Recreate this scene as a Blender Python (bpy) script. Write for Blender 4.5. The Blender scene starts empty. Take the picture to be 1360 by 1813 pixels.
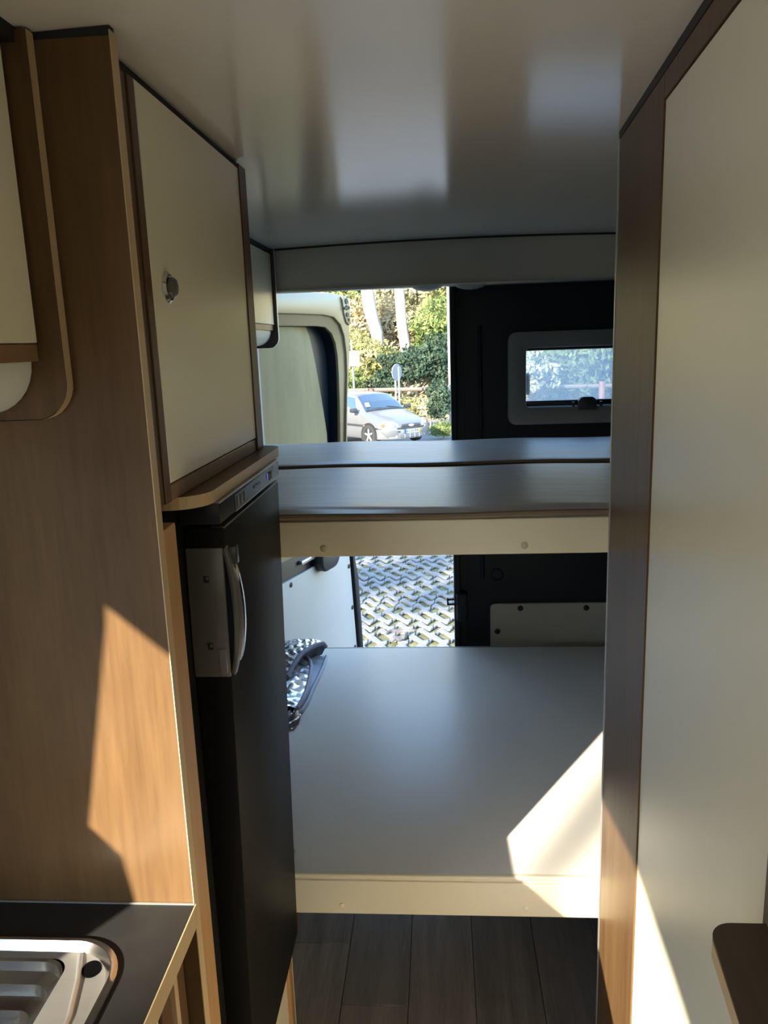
import bpy, bmesh, math, random
from mathutils import Matrix, Vector

# ------------------------------------------------------------------ scene, camera, light
scene = bpy.context.scene
COL = scene.collection
HC = 1.58                      # camera height above the van floor (floor = 0)
GZ = -0.57                     # parking ground

def setup_camera():
    right = Vector((0.99715734, 0.06861, -0.03187))
    # camera axes measured from the vanishing points of the photograph
    f = 1395.0
    N = Vector((228, 6500, f)); D = Vector((96, 0, f)); D.y = -(N.x*D.x + f*f)/N.y
    n = N.normalized(); d = D.normalized(); r = n.cross(d)
    if r.x < 0: r = -r
    rows = (r, d, -n)                      # world X, Y, Z in camera coords (x right, y down, z fwd)
    right = Vector([q.x for q in rows]); down = Vector([q.y for q in rows]); fwd = Vector([q.z for q in rows])
    cam = bpy.data.cameras.new('camera'); cam.sensor_fit = 'VERTICAL'; cam.sensor_height = 24.0
    cam.lens = f/1813.0*24.0; cam.clip_start = 0.02; cam.clip_end = 500
    o = bpy.data.objects.new('camera', cam); COL.objects.link(o)
    m = Matrix.Identity(4)
    for i in range(3):
        m[i][0] = right[i]; m[i][1] = -down[i]; m[i][2] = -fwd[i]
    m[2][3] = HC
    o.matrix_world = m
    scene.camera = o
setup_camera()

SUN_DIR = Vector((1.148, 1.814, -1.0)).normalized()
SUN_STRENGTH = 21.0
SKY_STRENGTH = 1.12
w = bpy.data.worlds.new('sky'); scene.world = w; w.use_nodes = True
nt = w.node_tree; nt.nodes.clear()
sky = nt.nodes.new('ShaderNodeTexSky'); sky.sky_type = 'NISHITA'; sky.sun_disc = False
sky.sun_elevation = math.radians(25); sky.sun_rotation = math.atan2(-SUN_DIR.x, -SUN_DIR.y)
sky.air_density = 1.3; sky.dust_density = 0.2
bg = nt.nodes.new('ShaderNodeBackground'); bg.inputs[1].default_value = SKY_STRENGTH
ow = nt.nodes.new('ShaderNodeOutputWorld')
wb = nt.nodes.new('ShaderNodeMixRGB'); wb.blend_type = 'MULTIPLY'; wb.inputs[0].default_value = 1.0; wb.inputs[2].default_value = (0.89, 0.965, 1.07, 1)   # white balance
nt.links.new(sky.outputs[0], wb.inputs[1]); nt.links.new(wb.outputs[0], bg.inputs[0]); nt.links.new(bg.outputs[0], ow.inputs[0])

sl = bpy.data.lights.new('sun', 'SUN'); sl.energy = SUN_STRENGTH; sl.angle = math.radians(0.6); sl.color = (1.0, 0.90, 0.72)
so = bpy.data.objects.new('sun', sl); COL.objects.link(so)
so.rotation_euler = SUN_DIR.to_track_quat('-Z', 'Y').to_euler(); so.location = (-6, -8, 8)

vs = scene.view_settings
vs.view_transform = 'Standard'; vs.look = 'None'; vs.gamma = 1.0; vs.use_curve_mapping = False; vs.exposure = 0.22
scene.cycles.use_denoising = True
scene.cycles.max_bounces = 14; scene.cycles.diffuse_bounces = 8; scene.cycles.glossy_bounces = 5
scene.cycles.transparent_max_bounces = 10

# ------------------------------------------------------------------ materials
MATS = {}
def nodes_of(name):
    m = bpy.data.materials.new(name); m.use_nodes = True
    t = m.node_tree; b = t.nodes['Principled BSDF']
    return m, t, b
def plain(name, col, rough=0.5, metal=0.0, spec=0.5, var=0.04, vscale=6.0, bump=0.0, bscale=120.0, coat=0.0, coat_rough=0.1, stretch=(1,1,1)):
    if name in MATS: return MATS[name]
    m, t, b = nodes_of(name)
    b.inputs['Roughness'].default_value = rough; b.inputs['Metallic'].default_value = metal
    b.inputs['Specular IOR Level'].default_value = spec
    b.inputs['Coat Weight'].default_value = coat; b.inputs['Coat Roughness'].default_value = coat_rough
    tc = t.nodes.new('ShaderNodeTexCoord'); mp = t.nodes.new('ShaderNodeMapping'); mp.inputs['Scale'].default_value = stretch
    t.links.new(tc.outputs['Object'], mp.inputs[0])
    no = t.nodes.new('ShaderNodeTexNoise'); no.inputs['Scale'].default_value = vscale; no.inputs['Detail'].default_value = 4
    t.links.new(mp.outputs[0], no.inputs['Vector'])
    cr = t.nodes.new('ShaderNodeValToRGB')
    cr.color_ramp.elements[0].position = 0.3; cr.color_ramp.elements[1].position = 0.7
    cr.color_ramp.elements[0].color = (*[max(0, c*(1-var)) for c in col], 1)
    cr.color_ramp.elements[1].color = (*[min(1, c*(1+var)) for c in col], 1)
    t.links.new(no.outputs['Fac'], cr.inputs[0]); t.links.new(cr.outputs[0], b.inputs['Base Color'])
    if bump > 0:
        n2 = t.nodes.new('ShaderNodeTexNoise'); n2.inputs['Scale'].default_value = bscale; n2.inputs['Detail'].default_value = 3
        bp = t.nodes.new('ShaderNodeBump'); bp.inputs['Strength'].default_value = bump; bp.inputs['Distance'].default_value = 0.002
        t.links.new(mp.outputs[0], n2.inputs['Vector']); t.links.new(n2.outputs['Fac'], bp.inputs['Height']); t.links.new(bp.outputs[0], b.inputs['Normal'])
    MATS[name] = m; return m
def wood(name, dark, light, along='z', rough=0.4, scale=1.0, spec=0.4):
    if name in MATS: return MATS[name]
    m, t, b = nodes_of(name)
    b.inputs['Roughness'].default_value = rough; b.inputs['Specular IOR Level'].default_value = spec
    tc = t.nodes.new('ShaderNodeTexCoord'); mp = t.nodes.new('ShaderNodeMapping')
    s = [14*scale]*3; s['xyz'.index(along)] = 1.1*scale
    mp.inputs['Scale'].default_value = s
    t.links.new(tc.outputs['Object'], mp.inputs[0])
    a = t.nodes.new('ShaderNodeTexNoise'); a.inputs['Scale'].default_value = 1.2; a.inputs['Detail'].default_value = 5; a.inputs['Distortion'].default_value = 0.6
    c = t.nodes.new('ShaderNodeTexNoise'); c.inputs['Scale'].default_value = 9; c.inputs['Detail'].default_value = 3
    t.links.new(mp.outputs[0], a.inputs['Vector']); t.links.new(mp.outputs[0], c.inputs['Vector'])
    mx = t.nodes.new('ShaderNodeMath'); mx.operation = 'MULTIPLY_ADD'; mx.inputs[1].default_value = 0.35
    t.links.new(c.outputs['Fac'], mx.inputs[0])
    ml = t.nodes.new('ShaderNodeMath'); ml.operation = 'MULTIPLY'; ml.inputs[1].default_value = 0.65
    t.links.new(a.outputs['Fac'], ml.inputs[0]); t.links.new(ml.outputs[0], mx.inputs[2])
    cr = t.nodes.new('ShaderNodeValToRGB'); cr.color_ramp.elements[0].position = 0.35; cr.color_ramp.elements[1].position = 0.66
    cr.color_ramp.elements[0].color = (*dark, 1); cr.color_ramp.elements[1].color = (*light, 1)
    t.links.new(mx.outputs[0], cr.inputs[0]); t.links.new(cr.outputs[0], b.inputs['Base Color'])
    bp = t.nodes.new('ShaderNodeBump'); bp.inputs['Strength'].default_value = 0.08; bp.inputs['Distance'].default_value = 0.001
    t.links.new(c.outputs['Fac'], bp.inputs['Height']); t.links.new(bp.outputs[0], b.inputs['Normal'])
    MATS[name] = m; return m
def leafmat(name, c1, c2, trans=0.35, scale=3.0):
    if name in MATS: return MATS[name]
    m = bpy.data.materials.new(name); m.use_nodes = True; t = m.node_tree; t.nodes.clear()
    tc = t.nodes.new('ShaderNodeTexCoord'); no = t.nodes.new('ShaderNodeTexNoise'); no.inputs['Scale'].default_value = scale; no.inputs['Detail'].default_value = 5
    t.links.new(tc.outputs['Object'], no.inputs['Vector'])
    cr = t.nodes.new('ShaderNodeValToRGB'); cr.color_ramp.elements[0].position = 0.38; cr.color_ramp.elements[1].position = 0.62
    cr.color_ramp.elements[0].color = (*c1, 1); cr.color_ramp.elements[1].color = (*c2, 1)
    t.links.new(no.outputs['Fac'], cr.inputs[0])
    d = t.nodes.new('ShaderNodeBsdfDiffuse'); tr = t.nodes.new('ShaderNodeBsdfTranslucent'); mx = t.nodes.new('ShaderNodeMixShader'); mx.inputs[0].default_value = trans
    t.links.new(cr.outputs[0], d.inputs[0]); t.links.new(cr.outputs[0], tr.inputs[0])
    t.links.new(d.outputs[0], mx.inputs[1]); t.links.new(tr.outputs[0], mx.inputs[2])
    o = t.nodes.new('ShaderNodeOutputMaterial'); t.links.new(mx.outputs[0], o.inputs[0])
    MATS[name] = m; return m
def glassmat(name, tint, rough=0.0, mixfac=0.12, haze=None, hazefac=0.0):
    if name in MATS: return MATS[name]
    m = bpy.data.materials.new(name); m.use_nodes = True; t = m.node_tree; t.nodes.clear()
    tr = t.nodes.new('ShaderNodeBsdfTransparent'); tr.inputs[0].default_value = (*tint, 1)
    g = t.nodes.new('ShaderNodeBsdfGlossy'); g.inputs['Roughness'].default_value = rough; g.inputs[0].default_value = (1, 1, 1, 1)
    mx = t.nodes.new('ShaderNodeMixShader'); mx.inputs[0].default_value = mixfac
    t.links.new(tr.outputs[0], mx.inputs[1]); t.links.new(g.outputs[0], mx.inputs[2])
    last = mx
    if haze:
        d = t.nodes.new('ShaderNodeBsdfTranslucent'); d.inputs[0].default_value = (*haze, 1)
        m2 = t.nodes.new('ShaderNodeMixShader'); m2.inputs[0].default_value = hazefac
        t.links.new(mx.outputs[0], m2.inputs[1]); t.links.new(d.outputs[0], m2.inputs[2]); last = m2
    o = t.nodes.new('ShaderNodeOutputMaterial'); t.links.new(last.outputs[0], o.inputs[0])
    MATS[name] = m; return m

WOOD = wood('walnut_laminate', (0.088, 0.0465, 0.0195), (0.140, 0.080, 0.035), spec=0.2)
WOODY = wood('walnut_laminate_long', (0.17, 0.095, 0.05), (0.27, 0.165, 0.09), along='y')
EDGE = wood('pale_edge_band', (0.50, 0.36, 0.20), (0.58, 0.43, 0.25), scale=0.6)
STRIP = wood('honey_wood', (0.40, 0.22, 0.09), (0.50, 0.29, 0.13), scale=0.7)
CREAM = plain('cream_laminate', (0.80, 0.74, 0.55), 0.32, var=0.015)
CREAMW = plain('cream_wall_laminate', (0.72, 0.68, 0.55), 0.30, var=0.015)
BLACK = plain('black_rubber', (0.012, 0.012, 0.013), 0.6)
CEIL = plain('glossy_ceiling_lining', (0.64, 0.60, 0.53), 0.15, var=0.01, spec=0.24)
BEDV = plain('grey_bed_lining', (0.80, 0.76, 0.69), 0.38, var=0.015, spec=0.34, bump=0.04, bscale=400)
BUNKV = plain('grey_bunk_board', (0.58, 0.55, 0.52), 0.36, var=0.09, vscale=5, stretch=(1.2, 10, 10))
FASC = plain('cream_fascia', (0.80, 0.72, 0.54), 0.4, var=0.015)
PIPING = plain('brown_piping', (0.20, 0.15, 0.10), 0.5)
FRIDGE = plain('fridge_black', (0.008, 0.0076, 0.0072), 0.5, var=0.08, spec=0.17)
FRIDGEP = plain('fridge_panel', (0.014, 0.016, 0.020), 0.35, spec=0.4)
SILVER = plain('silver_plastic', (0.17, 0.165, 0.155), 0.32, metal=0.4)
CHROME = plain('chrome', (0.65, 0.64, 0.62), 0.14, metal=1.0)
STEEL = plain('stainless_steel', (0.62, 0.61, 0.59), 0.2, metal=1.0, bump=0.02, bscale=60, stretch=(1, 20, 1))
COUNTER = plain('charcoal_worktop', (0.019, 0.019, 0.0185), 0.5, var=0.1, vscale=30, spec=0.25)
STEELD = plain('dark_door_steel', (0.011, 0.015, 0.022), 0.38, spec=0.22)
PILLAR = plain('grey_pillar', (0.20, 0.22, 0.25), 0.5)
DOORC = plain('cream_door_trim', (0.205, 0.165, 0.085), 0.35, var=0.015)
HEADER = plain('header_trim', (0.52, 0.49, 0.43), 0.55, var=0.02)
WINF = plain('grey_window_frame', (0.20, 0.21, 0.22), 0.45)
WHITEB = plain('white_board', (0.42, 0.42, 0.42), 0.5, var=0.02)
BLIND = plain('beige_blind', (0.215, 0.185, 0.095), 0.75, var=0.14, vscale=4, stretch=(3, 1, 0.8))
GREY = plain('shell_grey', (0.42, 0.41, 0.38), 0.6)
EXT = plain('van_paint', (0.60, 0.60, 0.58), 0.35)
PLASTW = plain('white_plastic', (0.70, 0.70, 0.64), 0.3, var=0.01)
DARKP = plain('dark_plastic', (0.025, 0.026, 0.03), 0.4)
ALU = plain('aluminium_trim', (0.60, 0.60, 0.60), 0.35, metal=0.8)
FOIL = plain('silver_foil', (0.78, 0.80, 0.86), 0.2, metal=1.0, bump=0.5, bscale=22)
BIND = plain('grey_binding', (0.16, 0.16, 0.20), 0.7)
PLANKM = []
for i, c in enumerate([(0.17, 0.15, 0.132), (0.14, 0.126, 0.114), (0.20, 0.176, 0.152), (0.156, 0.136, 0.124)]):
    PLANKM.append(wood('plank_%s' % 'abcd'[i], tuple(v*0.72 for v in c), tuple(v*1.3 for v in c), along='y', rough=0.38, scale=1.6))

# ------------------------------------------------------------------ mesh helpers
class MB:
    def __init__(s): s.v = []; s.f = []
    def add(s, vs, fs):
        k = len(s.v); s.v += [tuple(p) for p in vs]; s.f += [tuple(i+k for i in f) for f in fs]; return s
    def box(s, x0, x1, y0, y1, z0, z1):
        return s.add([(x0,y0,z0),(x1,y0,z0),(x1,y1,z0),(x0,y1,z0),(x0,y0,z1),(x1,y0,z1),(x1,y1,z1),(x0,y1,z1)],
                     [(0,3,2,1),(4,5,6,7),(0,1,5,4),(1,2,6,5),(2,3,7,6),(3,0,4,7)])
    def prism(s, poly, axis, a, b):
        def P(p, h):
            return {'z': (p[0], p[1], h), 'y': (p[0], h, p[1]), 'x': (h, p[0], p[1])}[axis]
        n = len(poly)
        vs = [P(p, a) for p in poly] + [P(p, b) for p in poly]
        fs = [tuple(range(n)), tuple(range(2*n-1, n-1, -1))] + [(i, (i+1) % n, n+(i+1) % n, n+i) for i in range(n)]
        return s.add(vs, fs)
    def tube(s, pts, r, n=10, cap=True):
        pts = [Vector(p) for p in pts]; rs = r if isinstance(r, (list, tuple)) else [r]*len(pts)
        vs = []; fs = []
        prev = None
        for i, p in enumerate(pts):
            d = (pts[min(i+1, len(pts)-1)] - pts[max(i-1, 0)]).normalized()
            u = d.orthogonal().normalized() if prev is None else (prev - d*prev.dot(d)).normalized()
            prev = u; v = d.cross(u)
            for k in range(n):
                a = 2*math.pi*k/n; vs.append(p + (u*math.cos(a) + v*math.sin(a))*rs[i])
        for i in range(len(pts)-1):
            for k in range(n):
                fs.append((i*n+k, i*n+(k+1) % n, (i+1)*n+(k+1) % n, (i+1)*n+k))
        if cap:
            fs.append(tuple(range(n-1, -1, -1))); fs.append(tuple((len(pts)-1)*n+k for k in range(n)))
        return s.add(vs, fs)
    def lathe(s, c, axis, prof, n=20):
        c = Vector(c); ax = Vector(axis).normalized(); u = ax.orthogonal().normalized(); v = ax.cross(u)
        vs = []; fs = []
        for r, h in prof:
            for k in range(n):
                a = 2*math.pi*k/n; vs.append(c + ax*h + (u*math.cos(a)+v*math.sin(a))*max(r, 1e-5))
        for i in range(len(prof)-1):
            for k in range(n):
                fs.append((i*n+k, i*n+(k+1) % n, (i+1)*n+(k+1) % n, (i+1)*n+k))
        fs.append(tuple(range(n-1, -1, -1))); fs.append(tuple((len(prof)-1)*n+k for k in range(n)))
        return s.add(vs, fs)
    def grid(s, fn, nu, nv):
        vs = [fn(i/nu, j/nv) for j in range(nv+1) for i in range(nu+1)]
        fs = [(j*(nu+1)+i, j*(nu+1)+i+1, (j+1)*(nu+1)+i+1, (j+1)*(nu+1)+i) for j in range(nv) for i in range(nu)]
        return s.add(vs, fs)
    def mesh(s, name, bevel=0.0, seg=2, smooth=None, off=(0, 0, 0), weld=False):
        me = bpy.data.meshes.new(name)
        bm = bmesh.new()
        vv = [bm.verts.new((p[0]-off[0], p[1]-off[1], p[2]-off[2])) for p in s.v]
        for f in s.f:
            try: bm.faces.new([vv[i] for i in f])
            except ValueError: pass
        if weld: bmesh.ops.remove_doubles(bm, verts=bm.verts, dist=1e-5)
        bmesh.ops.recalc_face_normals(bm, faces=bm.faces)
        if bevel > 0:
            es = [e for e in bm.edges if len(e.link_faces) == 2 and e.calc_face_angle(0) > 0.6]
            bmesh.ops.bevel(bm, geom=es, offset=bevel, segments=seg, affect='EDGES', profile=0.5, clamp_overlap=True)
        bm.to_mesh(me); bm.free()
        if smooth is None: smooth = bevel > 0
        if smooth:
            me.polygons.foreach_set('use_smooth', [True]*len(me.polygons))
            me.set_sharp_from_angle(angle=math.radians(38))
        return me
    def build(s, name, mat, parent=None, bevel=0.0, seg=2, smooth=None, off=None, weld=False):
        if off is None:
            off = parent['_off'] if (parent is not None and '_off' in parent) else OFFS.get(parent.name, (0, 0, 0)) if parent is not None else (0, 0, 0)
        me = s.mesh(name, bevel, seg, smooth, off, weld)
        me.materials.append(mat)
        o = bpy.data.objects.new(name, me); COL.objects.link(o)
        if parent is not None: o.parent = parent
        OFFS[o.name] = tuple(off)
        return o
OFFS = {}
def tag(o, label=None, cat=None, group=None, kind=None):
    if label: o['label'] = label
    if cat: o['category'] = cat
    if group: o['group'] = group
    if kind: o['kind'] = kind
    return o
def thing(name, label, cat, loc, group=None, rz=0.0, local=False):
    o = bpy.data.objects.new(name, None); COL.objects.link(o); o.empty_display_size = 0.1
    o.location = loc; o.rotation_euler = (0, 0, rz)
    OFFS[o.name] = (0, 0, 0) if local else tuple(loc)
    return tag(o, label, cat, group)
def struct(o, label=None): return tag(o, label, None, None, 'structure')
def sgroup(name, loc, label=None, rz=0.0, local=False):
    o = thing(name, label, None, loc, None, rz, local); o['kind'] = 'structure'; return o
def rrect(x0, x1, y0, y1, r, n=6):
    """rounded rectangle, r = radius or [r at (x0,y0), (x1,y0), (x1,y1), (x0,y1)]"""
    if not isinstance(r, (list, tuple)): r = [r]*4
    out = []
    for (cx, cy, sx, sy, a0, rr) in ((x0, y0, 1, 1, 180, r[0]), (x1, y0, -1, 1, 270, r[1]), (x1, y1, -1, -1, 0, r[2]), (x0, y1, 1, -1, 90, r[3])):
        if rr <= 0: out.append((cx, cy)); continue
        for k in range(n+1):
            a = math.radians(a0 + 90*k/n); out.append((cx+sx*rr+rr*math.cos(a), cy+sy*rr+rr*math.sin(a)))
    return out
def Z(z): return HC + z            # heights measured from the camera

def ceil_z(x): return Z(0.327) + 0.014*max(0.0, 1-((x-0.1)/0.7)**2)

# ------------------------------------------------------------------ the van's shell
XL, XR, YF, YB = -0.90, 0.97, -2.7, 2.95
fl = sgroup('floor', (0, 0, 0), 'dark wood-look vinyl plank floor running under the lower bed')
MB().box(XL, XR, YF, YB, -0.06, -0.004).build('subfloor', BLACK, fl)
pw = 0.164
meshes = {}
k = 0
random.seed(4)
joint = [1.2, 2.2, 1.45, 1.82, 1.62, 2.45, 1.25, 2.3, 1.4, 2.1, 1.3, 2.2, 1.5]
xs0 = -0.268 - 4*pw
for ci in range(13):
    xa = max(XL+0.002, xs0 + ci*pw); xb = min(XR-0.002, xs0 + (ci+1)*pw)
    if xb-xa < 0.02: continue
    y = joint[ci] - 0.92*6
    while y < YB-0.02:
        a = max(y, YF+0.005); b = min(y+0.92, YB-0.002)
        if b-a > 0.05:
            o = MB().box(xa+0.0008, xb-0.0008, a+0.0008, b-0.0008, -0.004, 0.0).build('plank', PLANKM[(ci*3+k) % 4], fl, bevel=0.0008, seg=1)
            k += 1
        y += 0.92

def ceil_fn(u, v):
    x = XL + (XR-XL)*u; return (x, YF + (2.86-YF)*v, ceil_z(x))
cm = MB().grid(ceil_fn, 40, 8)
ce = cm.build('ceiling', CEIL, smooth=True); struct(ce, 'pale glossy lining of the van roof, reflecting the rear doorway')
rf = MB().box(XL-0.06, XR+0.06, YF-0.1, 3.0, Z(0.36), Z(0.42)).build('roof', EXT, bevel=0.02); struct(rf)

# left wall with the open sliding-door aperture
wl = sgroup('wall_left', (XL, 0, 0), 'left side wall of the van with the open sliding door')
yz = [(-1.15, 0.02), (-1.15, Z(0.135)), (0.112, Z(0.135)), (0.12, Z(0.10)), (0.205, Z(-0.225)), (0.143, Z(-0.235)), (0.125, Z(-0.29)), (0.125, 0.02)]
t0, t1 = XL-0.035, XL
MB().prism([(YF, -0.1), (-2.3, -0.1), (-2.3, Z(0.36)), (YF, Z(0.36))], 'x', t0, t1).build('pillar', GREY, wl)
MB().prism([(-2.3, -0.1), (-1.35, -0.1), (-1.35, 0.95), (-2.3, 0.95)], 'x', t0, t1).build('panel', GREY, wl)
MB().prism([(-2.3, 1.62), (-1.35, 1.62), (-1.35, Z(0.36)), (-2.3, Z(0.36))], 'x', t0, t1).build('panel', GREY, wl)
MB().prism([(-1.35, -0.1), (-1.25, -0.1), (-1.25, Z(0.36)), (-1.35, Z(0.36))], 'x', t0, t1).build('pillar', GREY, wl)
MB().prism([(-1.25, Z(0.258)), (-1.04, Z(0.255)), (-0.78, Z(0.238)), (-0.72, Z(0.22)), (-0.47, Z(0.150)), (-0.30, Z(0.148)), (0.112, Z(0.155)), (0.112, Z(0.36)), (-1.25, Z(0.36))], 'x', t0, t1).build('door_header', GREY, wl)
MB().prism([(0.112, Z(0.36)), (0.112, Z(0.155)), (0.12, Z(0.10)), (0.205, Z(-0.225)), (0.143, Z(-0.235)), (0.125, Z(-0.29)), (0.125, -0.1), (2.95, -0.1), (2.95, Z(0.36))], 'x', t0, t1).build('panel', GREY, wl)

wr = MB()
wr.box(XR, XR+0.035, -1.2, 2.95, -0.1, Z(0.36)); wr.box(XR, XR+0.035, YF, -1.2, -0.1, 0.95); wr.box(XR, XR+0.035, YF, -1.2, 1.62, Z(0.36)); wr.box(XR, XR+0.035, YF, -2.3, 0.95, 1.62)
struct(wr.build('wall_outer_right', plain('dark_upholstery', (0.11, 0.105, 0.10), 0.8)))
wf = MB()
wf.box(XL, XR, YF-0.04, YF, -0.1, 1.0); wf.box(XL, XR, YF-0.04, YF, 1.45, Z(0.36)); wf.box(XL, XL+0.15, YF-0.04, YF, 1.0, 1.45); wf.box(XR-0.15, XR, YF-0.04, YF, 1.0, 1.45)
struct(wf.build('wall_front', plain('dark_cab_trim', (0.07, 0.07, 0.07), 0.7)))

# rear end: pillar, header
rj = sgroup('wall_rear', (0, 2.9, 0), 'rear frame of the van around the back doors')
MB().box(XL, -0.665, 2.885, 2.955, -0.1, Z(0.36)).build('pillar', PILLAR, rj, bevel=0.008)
MB().box(0.76, XR, 2.885, 2.955, -0.1, Z(0.36)).build('pillar', PILLAR, rj, bevel=0.008)
MB().box(-0.665, 0.76, 2.90, 2.955, Z(0.215), Z(0.36)).build('lintel', PILLAR, rj)
hd = sgroup('trim_1', (0, 2.82, 0), 'dull grey-beige header trim above the rear doorway')
def headpoly():
    n = 24; top = []
    for i in range(n+1):
        x = XL+0.02 + (XR-XL-0.04)*i/n; top.append((x, ceil_z(x)+0.002))
    return [(XL+0.02, Z(0.19)), (XR-0.02, Z(0.19))] + top[::-1]
MB().prism(headpoly(), 'y', 2.815, 2.86).build('header_panel', HEADER, hd)
MB().box(XL+0.02, XR-0.02, 2.806, 2.86, Z(0.183), Z(0.192)).build('header_lip', ALU, hd, bevel=0.002)
sm_ = MB()
for i in range(24):
    x = XL+0.02+(XR-XL-0.04)*i/24; x2 = XL+0.02+(XR-XL-0.04)*(i+1)/24
    sm_.add([(x, 2.808, ceil_z(x)-0.006), (x2, 2.808, ceil_z(x2)-0.006), (x2, 2.808, ceil_z(x2)+0.002), (x, 2.808, ceil_z(x)+0.002),
             (x, 2.815, ceil_z(x)-0.006), (x2, 2.815, ceil_z(x2)-0.006), (x2, 2.815, ceil_z(x2)+0.002), (x, 2.815, ceil_z(x)+0.002)], [(0,1,2,3),(4,7,6,5),(0,4,5,1)])
sm_.build('seam', BLACK, hd)
for x in (-0.035, 0.115):
    MB().grid(lambda u, v, x=x: (x-0.055+0.11*u, 2.83+0.05*(v-0.5)*1.6, Z(0.186)-0.017*(math.sin(math.pi*u)**0.6)*(math.sin(math.pi*v)**0.5)), 14, 8).build('door_catch', plain('catch_grey', (0.34, 0.33, 0.30), 0.45), hd, smooth=True)

# ------------------------------------------------------------------ rear right door (closed, dark)
d2 = sgroup('door_2', (0.04, 2.93, 0), 'closed dark rear right door with a small window')
db = MB()
# slab with a window hole
for (a, b, c, e) in ((0.085, 0.30, Z(-1.85), Z(0.23)), (0.65, 0.757, Z(-1.85), Z(0.23)), (0.30, 0.65, Z(-1.85), Z(-0.26)), (0.30, 0.65, Z(-0.025), Z(0.23))):
    db.box(a, b, 2.935, 2.975, c, e)
db.build('door_panel', STEELD, d2)
MB().box(0.042, 0.066, 2.90, 2.975, Z(-1.85), Z(0.23)).build('edge_flange', STEELD, d2, bevel=0.006)
MB().box(0.066, 0.086, 2.928, 2.975, Z(-1.85), Z(0.23)).build('edge_channel', BLACK, d2)
MB().tube([(0.150, 2.934, Z(0.05)), (0.153, 2.934, Z(-0.32)), (0.153, 2.934, Z(-0.9))], 0.008, 8).build('pressed_rib', STEELD, d2, smooth=True)
MB().box(0.050, 0.092, 2.880, 2.94, Z(-1.058), Z(-0.945)).build('latch_case', STEELD, d2, bevel=0.010)
lb = MB(); lb.box(0.014, 0.052, 2.895, 2.912, Z(-0.996), Z(-0.988)); lb.box(0.014, 0.052, 2.895, 2.912, Z(-0.976), Z(-0.968)); lb.box(0.014, 0.021, 2.895, 2.912, Z(-0.996), Z(-0.968))
lb.build('latch_loop', DARKP, d2, bevel=0.002)
MB().lathe((0.208, 2.936, Z(-0.886)), (0, -1, 0), [(0.026, 0), (0.026, 0.003), (0.020, 0.005), (0.018, 0.003), (0.006, 0.004), (0.0, 0.004)], 24).build('blanking_plug', STEELD, d2, smooth=True)
wfm = MB()
out = rrect(0.25, 0.70, Z(-0.31), Z(0.022), 0.028, 6); inn = rrect(0.314, 0.636, Z(-0.247), Z(-0.036), 0.012, 6)
n = len(out)
vs_ = [(p[0], 2.905, p[1]) for p in out] + [(p[0], 2.905, p[1]) for p in inn] + [(p[0], 2.936, p[1]) for p in out] + [(p[0], 2.955, p[1]) for p in inn]
fs_ = []
for i in range(n):
    j = (i+1) % n
    fs_ += [(i, j, n+j, n+i), (i, 2*n+i, 2*n+j, j), (n+i, n+j, 3*n+j, 3*n+i)]
wfm.add(vs_, fs_)
w2 = wfm.build('window_frame', WINF, d2, bevel=0.005)
MB().box(0.312, 0.638, 2.948, 2.953, Z(-0.25), Z(-0.034)).build('pane', glassmat('acrylic_pane', (0.80, 0.86, 0.90), 0.05, 0.10, (0.6, 0.68, 0.78), 0.24), w2)
MB().box(0.316, 0.634, 2.93, 2.946, Z(-0.246), Z(-0.226)).build('lower_rail', DARKP, w2, bevel=0.003)
MB().box(0.316, 0.634, 2.922, 2.944, Z(-0.046), Z(-0.036)).build('upper_rail', DARKP, w2, bevel=0.002)
MB().prism(rrect(0.50, 0.565, Z(-0.262), Z(-0.214), [0.004, 0.004, 0.02, 0.02], 5), 'y', 2.898, 2.93).build('catch', DARKP, w2, bevel=0.003)
MB().box(0.480, 0.487, 2.90, 2.93, Z(-0.25), Z(-0.232)).build('catch_stop', DARKP, w2); MB().box(0.578, 0.585, 2.90, 2.93, Z(-0.25), Z(-0.232)).build('catch_stop', DARKP, w2)
MB().prism(rrect(0.316, 0.333, Z(-0.205), Z(-0.125), 0.008, 5), 'y', 2.957, 2.963).build('hinge_stay', DARKP, w2)
for (x, z) in ((0.275, -0.08), (0.275, -0.21), (0.34, -0.003), (0.50, -0.003), (0.34, -0.285), (0.48, -0.285)):
    MB().lathe((x, 2.9055, Z(z)), (0, -1, 0), [(0.006, 0), (0.005, 0.002), (0, 0.002)], 10).build('screw_cap', WINF, w2, smooth=True)
b2 = MB().prism(rrect(0.181, 0.71, Z(-1.45), Z(-1.0), [0.012, 0.012, 0.012, 0.016], 4), 'y', 2.918, 2.934).build('lower_board', plain('beige_board', (0.42, 0.39, 0.33), 0.5, var=0.02), d2, bevel=0.002)
for (x, z) in ((0.296, -1.017), (0.546, -1.018), (0.207, -1.111), (0.207, -1.30), (0.40, -1.43)):
    MB().lathe((x, 2.918, Z(z)), (0, -1, 0), [(0.011, 0), (0.011, 0.002), (0.007, 0.004), (0, 0.004)], 14).build('screw', BLACK, b2, smooth=True)

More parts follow.
